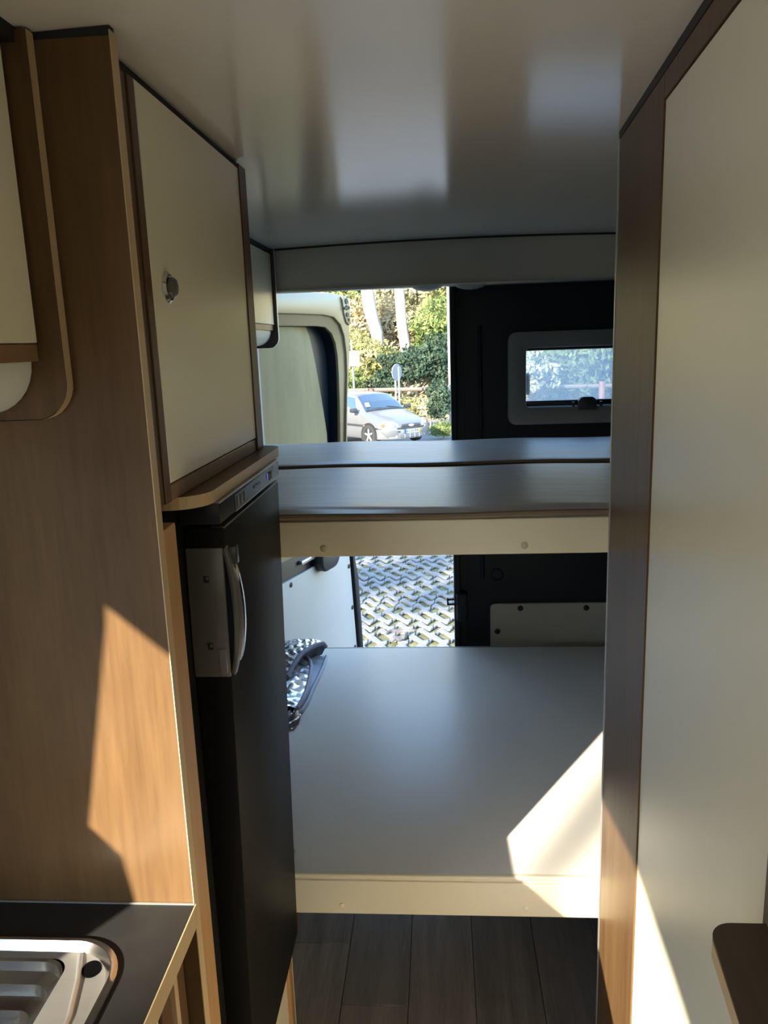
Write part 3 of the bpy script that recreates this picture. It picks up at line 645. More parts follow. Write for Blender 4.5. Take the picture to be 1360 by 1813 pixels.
def top_fn(u, v):
    p = curve(TOP, u).lerp(curve(BACK, u), v)
    return up_((p.x, p.y, p.z + crinkle(u*3, v*2, 0.007)*min(1, 6*v)*min(1, 6*(1-v))))
MB().grid(top_fn, 44, 20).build('upper_layer', FOIL, fo, smooth=True)
HOLLOW = plain('hollow_shade', (0.02, 0.02, 0.028), 0.6)  # near-black sheet standing in for the shade in the hollow under the top fold
MB().grid(lambda u, v: up_(tuple(curve(TOP, u).lerp(curve(TOP, u) + Vector((-0.02, 0.03, 0)), v)[:2]) + (curve(TOP, u).z*(1-v) - 1.124*v,)), 24, 6).build('fold_shade_sheet', HOLLOW, fo, smooth=True)
MB().tube([up_(curve(LOW, i/30)) for i in range(31)], 0.007, 8).build('binding', plain('blue_grey_binding', (0.36, 0.40, 0.48), 0.6), fo, smooth=True)
MB().tube([up_(curve(TOP, i/30)) for i in range(31)], 0.0085, 8).build('binding', BIND, fo, smooth=True)
MB().tube([up_(curve(MID, i/30)) for i in range(31)], 0.0075, 8).build('binding', plain('mid_binding', (0.30, 0.30, 0.37), 0.7), fo, smooth=True)
MB().grid(lambda u, v: up_((-0.500+0.045*u+0.01*math.sin(3*v), 2.30-0.15*v, -1.121+0.030*math.sin(math.pi*min(1, u+0.12))*(1-0.7*v)+0.006*math.sin(15*u+11*v))), 14, 16).build('loose_corner', plain('bronze_foil', (0.42, 0.36, 0.32), 0.25, metal=0.9), fo, smooth=True)

# ------------------------------------------------------------------ outside: ground
def gz(y):
    if y < 9: return GZ
    if y < 22: return GZ - 0.60*(y-9)/13
    if y < 28.5: return GZ - 0.60
    return GZ - 0.60 + (y-28.5)*0.62
gr = sgroup('ground', (0, 0, 0), 'parking ground paved with zigzag grass pavers')
SOIL = plain('soil_grass', (0.11, 0.108, 0.045), 0.9, var=0.5, vscale=9)
ASPH = plain('asphalt', (0.15, 0.15, 0.145), 0.85, var=0.12, vscale=2)
def gfn(y0, y1, x0, x1, ny):
    return MB().grid(lambda u, v: (x0+(x1-x0)*u, y0+(y1-y0)*v, gz(y0+(y1-y0)*v)), 2, ny)
gfn(3.0, 12.0, -14, 14, 12).build('soil_bed', SOIL, gr)
gfn(-40, 3.0, -40, 40, 2).build('forecourt', plain('pale_gravel', (0.40, 0.36, 0.29), 0.85, var=0.15, vscale=2), gr)
gfn(12.0, 28.5, -40, 40, 14).build('road', ASPH, gr)
MB().box(-40, -14, 3.0, 12.0, GZ-0.3, GZ).build('verge', SOIL, gr); MB().box(14, 40, 3.0, 12.0, GZ-0.3, GZ).build('verge', SOIL, gr)
# zigzag paver: one full wave of a band
PER, AMP, BW, ROW = 0.150, 0.052, 0.080, 0.146
def paver_mesh():
    cl = [(-PER/2+0.003, -AMP*0.1), (-PER/4-0.012, AMP), (-PER/4+0.010, AMP), (PER/4-0.010, -AMP), (PER/4+0.012, -AMP), (PER/2-0.006, -AMP*0.2)]
    top = [(x, y+BW/2) for x, y in cl]; bot = [(x, y-BW/2) for x, y in cl]
    return MB().prism(bot + top[::-1], 'z', 0.0, 0.022)
PAVM = plain('paver_concrete', (0.15, 0.148, 0.142), 0.85, var=0.14, vscale=14)
pme = paver_mesh().mesh('paver', bevel=0.005, seg=1); pme.materials.append(PAVM)
random.seed(11)
count = 0; rest = MB()
base = paver_mesh()
for r in range(0, 60):
    y = 3.25 + r*ROW
    for c in range(-38, 39):
        x = -0.3 + c*PER + 0.030*math.sin(r*2.4)
        near = (-1.22 < x < 0.44) and (4.95 < y < 8.62)
        if near and count < 300:
            o = bpy.data.objects.new('paver', pme); COL.objects.link(o); o.parent = gr
            o.location = (x+random.uniform(-.004, .004), y+random.uniform(-.004, .004), GZ+random.uniform(-.004, .004)); o.rotation_euler = (0, 0, random.uniform(-.03, .03)); count += 1
        elif not (XL-0.1 < x < XR+0.1 and y < 3.1):
            rest.add([(p[0]+x, p[1]+y, p[2]+GZ) for p in base.v], base.f)
ro_ = rest.build('paver_field', PAVM, gr); ro_['kind'] = 'stuff'

# dry bark on the pavers
bark = plain('dry_bark', (0.10, 0.09, 0.09), 0.9, var=0.3, vscale=30)
def strip(name, label, pts, wd, rise):
    m = MB(); nn = len(pts)
    random.seed(len(pts)*3+int(wd*1000))
    def fn(u, v):
        t = u*(nn-1); i = min(int(t), nn-2); q = t-i
        x = pts[i][0]*(1-q)+pts[i+1][0]*q; y = pts[i][1]*(1-q)+pts[i+1][1]*q
        w_ = wd*(0.35+0.65*math.sin(math.pi*min(1, 0.12+0.8*u)))*(1+0.25*math.sin(17*u))
        return (x, y+(v-0.5)*w_, GZ+0.03+rise*(1-(2*v-1)**2)+0.006*math.sin(9*u))
    m.grid(fn, 16, 6)
    k = len(m.v); m.add([(p[0], p[1], p[2]-0.006) for p in m.v], [tuple(reversed([i for i in f])) for f in m.f])
    loc = (pts[nn//2][0], pts[nn//2][1], GZ+0.022)
    o = m.build(name, bark, None, smooth=True, off=loc); o.location = loc
    tag(o, label, 'bark')
strip('bark_strip', 'thin curved strip of grey bark lying on the sunlit pavers', [(-0.43, 5.53), (-0.40, 5.585), (-0.36, 5.61), (-0.31, 5.61), (-0.26, 5.585), (-0.22, 5.59)], 0.045, 0.012)
strip('bark_strip', 'thicker dark scrap of bark just below the thin curved strip', [(-0.385, 5.40), (-0.35, 5.43), (-0.32, 5.45), (-0.29, 5.475), (-0.265, 5.53)], 0.075, 0.018)

# ------------------------------------------------------------------ outside: car
PAINT = plain('silver_car_paint', (0.14, 0.142, 0.145), 0.3, metal=0.3, var=0.01, coat=0.4)
CGLASS = plain('car_glass', (0.02, 0.035, 0.05), 0.05, var=0.02, spec=0.9, coat=1.0, coat_rough=0.02)
RUBBER = plain('tyre_rubber', (0.02, 0.02, 0.02), 0.8)
LAMP = plain('lamp_glass', (0.22, 0.24, 0.26), 0.08, spec=0.8)
ORANGE = plain('orange_lens', (0.30, 0.08, 0.03), 0.2)
CY = gz(21.2)+0.06
CANG = math.radians(-49)
heading = Vector((math.cos(CANG), math.sin(CANG)))
front = Vector((-0.76, 20.6))
cc = front - heading*1.9
car = thing('car', 'silver hatchback parked nose to the right beyond the pavers', 'car', (cc.x, cc.y, CY), rz=CANG, local=True)
# stations: x, centre height, edge height, edge half width, belt height, belt half width, sill half width, bottom
ST = [(1.90, .56, .54, .34, .48, .44, .40, .24), (1.86, .60, .585, .46, .52, .58, .52, .20), (1.74, .665, .65, .56, .56, .715, .66, .18), (1.50, .745, .725, .60, .62, .785, .74, .17),
      (1.10, .85, .82, .64, .72, .805, .77, .17), (0.84, .905, .865, .68, .80, .81, .78, .17), (0.56, 1.13, 1.095, .62, .845, .81, .78, .17), (0.28, 1.305, 1.265, .555, .86, .81, .78, .17),
      (-0.25, 1.355, 1.31, .55, .87, .81, .78, .17), (-1.0, 1.35, 1.30, .54, .885, .81, .78, .17), (-1.42, 1.29, 1.24, .525, .90, .80, .77, .17), (-1.70, 1.02, .98, .56, .88, .775, .75, .18), (-1.84, .86, .83, .58, .74, .74, .70, .20), (-1.90, .56, .54, .55, .50, .68, .64, .24)]
def sec(s):
    x, zc, ze, we, zbelt, wb, ws, zb_ = s
    half = [(0, zc), (we*.5, zc-0.25*(zc-ze)), (we*.88, ze+0.25*(zc-ze)), (we, ze-0.01), (wb-0.005, zbelt), (wb+0.012, zbelt-0.16*(zbelt-zb_)/.6), (wb+0.015, (zbelt+zb_)/2-0.02), (ws, zb_+0.06), (ws-0.06, zb_)]
    return [(x, y, z) for y, z in half]
secs = [sec(s) for s in ST]; nh = len(secs[0])
bm_ = MB(); ns = len(secs)
allv = []
for s in secs: allv += [(p[0], -p[1], p[2]) for p in s[::-1]] + [p for p in s[1:]]
nr = 2*nh-1; fs_ = []
for i in range(ns-1):
    for k in range(nr-1): fs_.append((i*nr+k, i*nr+k+1, (i+1)*nr+k+1, (i+1)*nr+k))
    fs_.append((i*nr+nr-1, i*nr, (i+1)*nr, (i+1)*nr+nr-1))
fs_.append(tuple(range(nr))); fs_.append(tuple((ns-1)*nr+k for k in range(nr-1, -1, -1)))
bm_.add(allv, fs_)
cb = bm_.build('body', PAINT, car, bevel=0.0, smooth=True, off=(0, 0, 0))
def interp(x, a, side=-1):
    """point on the body side between roof edge (a=0) and belt (a=1) at length x; side -1 = right"""
    for i in range(ns-1):
        if ST[i][0] >= x >= ST[i+1][0]:
            q = (ST[i][0]-x)/(ST[i][0]-ST[i+1][0])
            A = Vector(secs[i][3]).lerp(Vector(secs[i+1][3]), q); B = Vector(secs[i][4]).lerp(Vector(secs[i+1][4]), q)
            p = A.lerp(B, a); return Vector((p.x, side*(p.y+0.006), p.z))
def side_win(corners, name='side_window'):
    for side in (-1, 1):
        m = MB(); pts = [interp(x, a, side) for x, a in corners]
        nn = len(pts); inner = [Vector((p.x, p.y-side*0.02, p.z)) for p in pts]
        m.add(pts+inner, [tuple(range(nn)), tuple(range(2*nn-1, nn-1, -1))]+[(i, (i+1) % nn, nn+(i+1) % nn, nn+i) for i in range(nn)])
        m.build(name, CGLASS, car, off=(0, 0, 0))
side_win([(0.60, 0.90), (0.68, 0.96), (-0.28, 0.95), (-0.23, 0.10), (0.24, 0.10)])
side_win([(-0.36, 0.95), (-0.98, 0.90), (-0.98, 0.14), (-0.34, 0.12)])
side_win([(-1.06, 0.88), (-1.40, 0.80), (-1.32, 0.18), (-1.06, 0.14)])
def top_pt(x, f):
    for i in range(ns-1):
        if ST[i][0] >= x >= ST[i+1][0]:
            q = (ST[i][0]-x)/(ST[i][0]-ST[i+1][0])
            cpt = [Vector(secs[i][k]).lerp(Vector(secs[i+1][k]), q) for k in range(4)]
            sg = -1 if f < 0 else 1; t = abs(f)*3; k = min(int(t), 2); p = cpt[k].lerp(cpt[k+1], t-k)
            nrm = Vector((0.45, 0, 0.9)); p = p + nrm*0.008
            return (p.x, sg*p.y, p.z)
MB().grid(lambda u, v: top_pt(0.80-0.49*v, (u*2-1)*(0.93-0.03*v)), 16, 10).build('windscreen', CGLASS, car, off=(0, 0, 0), smooth=True)
MB().grid(lambda u, v: (-1.46-0.22*v-0.008, (u*2-1)*0.48, 1.235-0.22*v), 6, 4).build('rear_window', CGLASS, car, off=(0, 0, 0))
MB().tube([(0.845, -0.66, 0.893), (0.865, -0.3, 0.915), (0.87, 0.1, 0.92), (0.86, 0.45, 0.905), (0.845, 0.66, 0.893)], 0.018, 6).build('windscreen_base', DARKP, car, off=(0, 0, 0))
MB().tube([(0.83, 0.0, 0.93), (0.76, -0.45, 0.95)], 0.012, 6).build('wiper', BLACK, car, off=(0, 0, 0))
MB().tube([(0.83, 0.5, 0.92), (0.77, 0.08, 0.97)], 0.012, 6).build('wiper', BLACK, car, off=(0, 0, 0))
MB().tube([(-0.05, 0, 1.33), (-0.16, 0, 1.55)], 0.006, 6).build('aerial', BLACK, car, off=(0, 0, 0))
MB().prism([(0.755, 0.995), (0.70, 1.005), (0.63, 1.09), (0.67, 1.10)], 'y', -0.55, -0.44).build('parking_sticker', WHITEB, car, off=(0, 0, 0))
for s in (-1, 1):
    mm = MB().prism(rrect(0.56, 0.71, 0.865, 0.975, 0.03, 4), 'y', *(sorted((s*0.83, s*1.0)))).build('mirror', DARKP, car, bevel=0.02, off=(0, 0, 0))
    MB().box(-0.22, -0.08, *(sorted((s*0.80, s*0.835))), 0.775, 0.80).build('door_handle', DARKP, car, bevel=0.006, off=(0, 0, 0))
    MB().box(-1.1, 1.05, *(sorted((s*0.80, s*0.842))), 0.50, 0.555).build('rub_strip', DARKP, car, bevel=0.008, off=(0, 0, 0))
    MB().box(0.93, 1.0, *(sorted((s*0.82, s*0.845))), 0.508, 0.545).build('side_repeater', ORANGE, car, bevel=0.004, off=(0, 0, 0))
    MB().box(-0.345, -0.325, *(sorted((s*0.80, s*0.829))), 0.30, 0.86).build('door_seam', DARKP, car, off=(0, 0, 0))
    for x in (1.16, -1.28):
        ar = [(x+0.345*math.cos(math.pi*i/14), 0.27+0.345*math.sin(math.pi*i/14)) for i in range(15)] + [(x-0.33, 0.14), (x+0.33, 0.14)]
        MB().prism(ar, 'y', *(sorted((s*0.70, s*0.829)))).build('wheel_arch', BLACK, car, off=(0, 0, 0))
        wh = MB().lathe((x, s*0.66, 0.285), (0, s, 0), [(0.20, 0.0), (0.285, 0.01), (0.29, 0.05), (0.288, 0.14), (0.26, 0.175), (0.20, 0.178), (0.19, 0.15)], 28).build('tyre', RUBBER, car, smooth=True, off=(0, 0, 0))
        wm = MB().lathe((x, s*0.66, 0.285), (0, s, 0), [(0.19, 0.10), (0.19, 0.165), (0.17, 0.165), (0.165, 0.13)], 24)
        for k in range(5):
            a = 2*math.pi*k/5+0.4; c_, s_ = math.cos(a), math.sin(a)
            wm.tube([(x+0.03*c_, s*0.825, 0.285+0.03*s_), (x+0.17*c_, s*0.82, 0.285+0.17*s_)], 0.026, 6)
        wm.lathe((x, s*0.66, 0.285), (0, s, 0), [(0.05, 0.10), (0.05, 0.172), (0.0, 0.175)], 14)
        wm.build('wheel_rim', plain('alloy', (0.55, 0.54, 0.52), 0.35, metal=0.7), wh, smooth=True, off=(0, 0, 0))
    # headlights
    hl = [(1.885, s*0.36, .50), (1.80, s*0.60, .50), (1.66, s*0.735, .515), (1.60, s*0.745, .60), (1.66, s*0.66, .668), (1.76, s*0.52, .652), (1.86, s*0.40, .585)]
    m = MB(); inner = [(p[0]-0.10, p[1]*0.9, p[2]) for p in hl]; outer = [(p[0]+0.035, p[1]*1.03, p[2]+0.008) for p in hl]; nn = len(hl)
    m.add(outer+inner, [tuple(range(nn)), tuple(range(2*nn-1, nn-1, -1))]+[(i, (i+1) % nn, nn+(i+1) % nn, nn+i) for i in range(nn)])
    hd_ = m.build('headlight', LAMP, car, bevel=0.006, off=(0, 0, 0))
    MB().lathe((1.79, s*0.50, .575), (0.9, s*0.42, 0), [(0.058, 0), (0.055, 0.085), (0.03, 0.10), (0, 0.104)], 18).build('reflector', ALU, hd_, smooth=True, off=(0, 0, 0))
    MB().lathe((1.65, s*0.70, .565), (0.6, s*0.8, 0), [(0.05, 0), (0.045, 0.075), (0, 0.08)], 14).build('indicator', ORANGE, hd_, smooth=True, off=(0, 0, 0))
# grille, bumper, plate
MB().prism([(-0.33, .502), (0.33, .502), (0.29, .572), (0, .585), (-0.29, .572)], 'x', 1.84, 1.925).build('grille', DARKP, car, bevel=0.006, off=(0, 0, 0))
MB().prism([(0.085*math.cos(math.pi*i/10), .541+0.030*math.sin(math.pi*i/10)) for i in range(20)], 'x', 1.925, 1.932).build('oval_emblem', plain('emblem_pale', (0.55, 0.62, 0.72), 0.3), car, off=(0, 0, 0))
def bumper_x(y): return 1.955 - 0.42*(abs(y)/0.82)**3.0
def bump(z0, z1, dx, name, mat, y0=-0.82, y1=0.82, n=24, dep=0.18):
    m = MB(); vs = []; fs = []
    for i in range(n+1):
        y = y0+(y1-y0)*i/n; x = bumper_x(y)+dx
        vs += [(x, y, z0), (x, y, z1), (x-dep, y*0.97, z1), (x-dep, y*0.97, z0)]
    for i in range(n):
        for k in range(4): fs.append((i*4+k, i*4+(k+1) % 4, (i+1)*4+(k+1) % 4, (i+1)*4+k))
    fs += [(0, 3, 2, 1), (n*4, n*4+1, n*4+2, n*4+3)]
    return m.add(vs, fs).build(name, mat, car, bevel=0.006, off=(0, 0, 0))
bump(.20, .455, 0.0, 'bumper', PAINT); bump(.455, .497, 0.012, 'bumper_strip', DARKP)
bump(.225, .325, 0.004, 'lower_intake', DARKP, -0.36, 0.36, 12)
for z in (.245, .275, .305): bump(z, z+0.009, 0.012, 'intake_slat', ALU, -0.36, 0.36, 12, 0.03)
for y in (-0.24, -0.08, 0.08, 0.24): MB().box(bumper_x(y)-0.03, bumper_x(y)+0.016, y-0.006, y+0.006, .225, .325).build('intake_slat', ALU, car, off=(0, 0, 0))
for s in (-1, 1):
    bump(.235, .30, 0.006, 'fog_lamp_recess', LAMP, *(sorted((s*0.44, s*0.62))), n=6, dep=0.08)
bump(.37, .415, 0.006, 'tow_cover', DARKP, -0.47, -0.36, 4, 0.03)
npl = MB().box(1.95, 1.968, -0.26, 0.26, .338, .450).build('number_plate', plain('plate_white', (0.28, 0.28, 0.27), 0.4, var=0.0), car, off=(0, 0, 0))
MB().box(1.951, 1.9695, -0.26, -0.205, .338, .450).build('plate_band', plain('plate_blue', (0.01, 0.06, 0.22), 0.4), npl, off=(0, 0, 0))
MB().box(1.951, 1.9695, 0.212, 0.26, .338, .450).build('plate_band', plain('plate_yellow', (0.32, 0.20, 0.02), 0.4), npl, off=(0, 0, 0))
cu = bpy.data.curves.new('plate_text', 'FONT'); cu.body = '61-57-PA'; cu.size = 0.105; cu.align_x = 'CENTER'; cu.align_y = 'CENTER'; cu.extrude = 0.0008
to = bpy.data.objects.new('plate_text', cu); COL.objects.link(to)
bpy.context.view_layer.update()
tme = bpy.data.meshes.new_from_object(to.evaluated_get(bpy.context.evaluated_depsgraph_get()))
bpy.data.objects.remove(to)
tme.materials.clear(); tme.materials.append(plain('plate_ink', (0.02, 0.02, 0.03), 0.5))
tx = bpy.data.objects.new('plate_lettering', tme); COL.objects.link(tx); tx.parent = npl
tx.matrix_local = Matrix(((0, 0, 1, 1.9695), (1, 0, 0, 0.003), (0, 1, 0, 0.392), (0, 0, 0, 1)))

# ------------------------------------------------------------------ outside: signs, fence, lamp post
def at(xy, y, zy=None): return Vector((xy*y, y, 0))
SIGN = plain('sign_back', (0.20, 0.22, 0.25), 0.4, var=0.03)
POST = plain('galvanised_post', (0.22, 0.22, 0.22), 0.4, var=0.05)
Y_ = 26.2
sx = -0.1075*Y_
s1 = thing('road_sign', 'square blank sign back on a single post behind the car', 'sign', (sx, Y_, gz(Y_)))
MB().tube([(sx+0.04, Y_, gz(Y_)), (sx-0.02, Y_, Z(0.005*Y_))], 0.035, 10).build('post', POST, s1, smooth=True)
MB().prism(rrect(sx-0.26, sx+0.24, Z(-0.0275*Y_), Z(-0.0085*Y_), 0.03, 4), 'y', Y_-0.07, Y_-0.04).build('plate', SIGN, s1, bevel=0.004)
Y2 = 25.6; rx = -0.0523*Y2
s2 = thing('road_sign', 'round sign back on twin posts behind the car', 'sign', (rx, Y2, gz(Y2)))
for dx in (-0.055, 0.055):
    MB().tube([(rx+dx, Y2, gz(Y2)), (rx+dx, Y2, Z(-0.030*Y2))], 0.032, 10).build('post', plain('white_post', (0.25, 0.25, 0.245), 0.5), s2, smooth=True)
dm = MB().prism([(0.27*math.cos(2*math.pi*i/28), 0.27*math.sin(2*math.pi*i/28)) for i in range(28)], 'y', -0.012, 0.012)
rot = Matrix.Rotation(math.radians(58), 3, 'Z')
dm.v = [tuple(rot @ Vector(p) + Vector((rx, Y2-0.06, Z(-0.0365*Y2)))) for p in dm.v]
dm.build('plate', SIGN, s2)
fn_ = thing('rail_fence', 'low timber rail fence with a reddish post along the hedge', 'fence', (0, 27.0, gz(27.0)))
RAIL = wood('weathered_rail', (0.12, 0.085, 0.06), (0.17, 0.125, 0.09), along='x')
zr = Z(-0.058*27)
MB().tube([(-12, 27, zr+0.1), (-3.2, 27, zr+0.02), (0.2, 27, zr-0.02), (5, 27, zr-0.08), (12, 27, zr-0.1)], 0.07, 8).build('rail', RAIL, fn_, smooth=True)
for x in (-9.6, -7.2, -4.8, -2.32, 0.6, 3.0, 5.4, 7.8):
    MB().tube([(x, 26.93, gz(27)), (x, 26.93, zr+0.07)], 0.10, 8).build('post', plain('reddish_post', (0.19, 0.085, 0.055), 0.7, var=0.15), fn_, smooth=True)
lpz = thing('lamp_post', 'tall pale lamp post seen beside the edge of the closed door', 'lamp post', (0.37, 25.0, gz(25)))
MB().tube([(0.37, 25, gz(25)), (0.35, 25, Z(-1.0)), (0.32, 25, Z(4.5))], [0.07, 0.06, 0.05], 12).build('pole', plain('pale_pole', (0.30, 0.30, 0.29), 0.45), lpz, smooth=True)
MB().tube([(0.32, 25, Z(4.5)), (0.40, 24.6, Z(4.75)), (0.45, 23.8, Z(4.8))], 0.035, 8).build('arm', POST, lpz, smooth=True)
MB().box(0.35, 0.55, 23.3, 23.85, Z(4.74), Z(4.84)).build('lamp_head', POST, lpz, bevel=0.02)

# ------------------------------------------------------------------ outside: vegetation
hm_ = MB().grid(lambda u, v: (-40+80*u, 28.5+26*v, gz(28.5+26*v)-0.02+0.35*math.sin(11*u)*v), 20, 10)
hs = hm_.build('hillside', plain('dry_hillside', (0.28, 0.23, 0.12), 0.95, var=0.35, vscale=0.9), smooth=True); struct(hs, 'steep sunlit bank behind the road')
hl_ = MB().grid(lambda u, v: (-5.0-35*u, -40+70*v, GZ+0.02+35*u*0.55), 8, 8)  # unseen bank, added to hold low sky light back from the side door
struct(hl_.build('sky_block_bank_left', MATS['dry_hillside'], smooth=True), 'added bank left of the van, out of view, blocking low sky light')
hl_ = MB().grid(lambda u, v: (-40+80*v, -12-35*u, GZ+0.03+35*u*0.28), 8, 8)  # second unseen bank, added to cut the sky glow from the front
struct(hl_.build('sky_block_bank_front', MATS['dry_hillside'], smooth=True), 'added low bank in front of the van, out of view, blocking sky light')
def leaf_mesh(name, n, radii, size, seed, shell=0.55, flat=0.0):
    rnd = random.Random(seed); vs = []; fs = []
    for i in range(n):
        while True:
            p = Vector((rnd.uniform(-1, 1), rnd.uniform(-1, 1), rnd.uniform(-1, 1)))
            l = p.length
            if shell < l < 1.0: break
        bumpy = 0.80 + 0.2*math.sin(p.x*5+seed)*math.sin(p.y*6+1.7*seed)+0.12*math.sin(p.z*9+seed)
        c = Vector((p.x*radii[0], p.y*radii[1], p.z*radii[2]))*bumpy
        d = Vector((rnd.gauss(0, 1), rnd.gauss(0, 1), rnd.gauss(0, 0.7))).normalized(); u = d.orthogonal().normalized()
        a = rnd.uniform(0, 6.28); e = u*math.cos(a)+d.cross(u)*math.sin(a); g = d.cross(e)
        s_ = size*rnd.uniform(0.6, 1.35); k = len(vs)
        vs += [c-e*s_, c+g*s_*0.42, c+e*s_, c-g*s_*0.42]; fs.append((k, k+1, k+2, k+3))
    me = bpy.data.meshes.new(name); me.from_pydata([tuple(v) for v in vs], [], fs); me.update(); return me
LM = {
 'dark': leafmat('dark_green_leaves', (0.035, 0.058, 0.038), (0.09, 0.125, 0.08), 0.3, 1.4),
 'mid': leafmat('mid_green_leaves', (0.11, 0.15, 0.05), (0.26, 0.30, 0.11), 0.4, 1.3),
 'yel': leafmat('yellow_green_leaves', (0.24, 0.24, 0.09), (0.48, 0.44, 0.22), 0.4, 1.2),
 'dry': leafmat('dry_golden_leaves', (0.28, 0.22, 0.11), (0.56, 0.47, 0.31), 0.4, 1.0),
 'pale': leafmat('pale_olive_leaves', (0.28, 0.28, 0.16), (0.54, 0.51, 0.34), 0.4, 1.2)}
LME = {}
for key, r_, sz, n_ in (('round', (1, 1, 1), 0.085, 2600), ('tall', (0.8, 0.8, 1.3), 0.085, 2600), ('wide', (1.5, 0.9, 0.75), 0.08, 3000)):
    LME[key] = [leaf_mesh('foliage', n_, r_, sz, 5+i, 0.35) for i in range(2)]
BARKB = plain('brown_stem', (0.22, 0.17, 0.12), 0.9, var=0.3)
def bush(name, label, x, y, zc, sc, key, mat, cat, group, seed=0, stem=True):
    zg = gz(y)
    t = thing(name, label, cat, (x, y, zg), group)
    me = LME[key][seed % 2].copy(); me.materials.clear(); me.materials.append(LM[mat])
    o = bpy.data.objects.new('foliage', me); COL.objects.link(o); o.parent = t
    o.location = (0, 0, zc-zg); o.scale = (sc, sc, sc); o.rotation_euler = (0, 0, seed*1.3)
    if stem and zc-zg > 0.1:
        MB().tube([(x, y, zg-0.1), (x+0.05*sc, y, zg+(zc-zg)*0.6), (x+0.02, y, zc+0.3*sc)], [0.07*sc, 0.05*sc, 0.02*sc], 7).build('stem', BARKB, t, smooth=True)
    return t
def zpx(zy, y): return Z(zy*y)
B = [ # label, X/Y, Y, Z/Y, scale, mesh, leaf
 ('dark green bush', 'dense dark green bush above the round sign', -0.030, 29.0, -0.028, 1.05, 'wide', 'dark'),
 ('x', 'dark green bush at the edge of the closed door, mid height', -0.002, 29.4, -0.022, 1.0, 'round', 'dark'),
 ('x', 'low dark bush left of the round sign behind the rail', -0.068, 29.2, -0.050, 0.65, 'wide', 'dark'),
 ('x', 'low green bush behind the rail beside the open door', -0.112, 29.0, -0.047, 0.7, 'wide', 'mid'),
 ('x', 'leafy blue-green shrub overhanging the car park by the closed door', -0.000, 24.4, -0.072, 0.62, 'tall', 'dark'),
 ('x', 'clipped sunlit hedge clump right of the round sign posts', -0.036, 25.8, -0.082, 0.52, 'wide', 'yel'),
 ('x', 'sunlit hedge clump next to the blue-green shrub', -0.012, 25.6, -0.084, 0.50, 'wide', 'pale'),
 ('x', 'bright green tree crown in the upper right of the doorway', 0.000, 31.0, 0.012, 1.35, 'round', 'mid'),
 ('x', 'yellow-green bush high on the bank at the right', 0.012, 33.5, 0.050, 1.6, 'round', 'yel'),
 ('x', 'pale bush on the bank between the two trunks', -0.062, 33.0, 0.012, 1.25, 'tall', 'dry'),
 ('x', 'golden dry bush left of the left trunk', -0.098, 32.4, 0.010, 1.35, 'tall', 'dry'),
 ('x', 'olive bush on the bank above the square sign', -0.104, 31.0, -0.016, 1.15, 'round', 'yel'),
 ('x', 'yellow undergrowth bush below the left trunk', -0.082, 30.5, -0.024, 1.1, 'round', 'yel'),
 ('x', 'pale olive bush high between the trunks', -0.058, 36.0, 0.052, 1.7, 'round', 'pale'),
 ('x', 'dark olive bush in the upper left of the doorway', -0.106, 36.0, 0.045, 1.6, 'tall', 'mid'),
 ('x', 'pale bush at the very top right of the doorway', -0.012, 37.0, 0.060, 1.7, 'round', 'pale'),
 ('x', 'dry bush just right of the right trunk', -0.028, 32.5, 0.000, 1.0, 'tall', 'dry'),
 ('x', 'low ragged green plant on the road edge by the closed door', 0.004, 22.6, -0.110, 0.35, 'wide', 'mid'),
 ('x', 'pale bush seen in the left of the small door window', 0.115, 27.5, -0.045, 1.3, 'wide', 'pale'),
 ('x', 'mid green bush seen in the middle of the small door window', 0.160, 28.0, -0.035, 1.5, 'round', 'mid'),
 ('x', 'dark bush seen at the right of the small door window', 0.200, 29.0, -0.030, 1.6, 'round', 'dark'),
 ('x', 'yellow bush filling the top of the small door window', 0.150, 32.0, 0.0, 2.0, 'wide', 'yel'),
]
for i, (_, lab, xy, y, zy, sc, key, mat) in enumerate(B):
    bush('bush', lab, xy*y, y, zpx(zy, y), sc, key, mat, 'bush', 'bushes on the bank behind the road', i)
# undergrowth covering the bank
rnd = random.Random(3); vs_ = []; fs_ = []
for i in range(42000):
    x = rnd.uniform(-9, 11); y = 28.4 + 12*rnd.random()**1.2; h = rnd.random()**1.6*1.1
    c = Vector((x, y, gz(y)+h+0.25*math.sin(2.1*x)*math.sin(1.3*y)))
    d = Vector((rnd.gauss(0, 1), rnd.gauss(0, 1), rnd.gauss(0, 1))).normalized(); e = d.orthogonal().normalized(); g = d.cross(e); s_ = rnd.uniform(0.05, 0.13); k = len(vs_)
    vs_ += [c-e*s_, c+g*s_*0.4, c+e*s_, c-g*s_*0.4]; fs_.append((k, k+1, k+2, k+3))
me = bpy.data.meshes.new('undergrowth'); me.from_pydata([tuple(v) for v in vs_], [], fs_); me.materials.append(leafmat('undergrowth_leaves', (0.21, 0.21, 0.09), (0.56, 0.48, 0.30), 0.4, 0.55))
ug = bpy.data.objects.new('undergrowth', me); COL.objects.link(ug); tag(ug, 'dry golden and green undergrowth covering the bank', 'undergrowth', None, 'stuff')
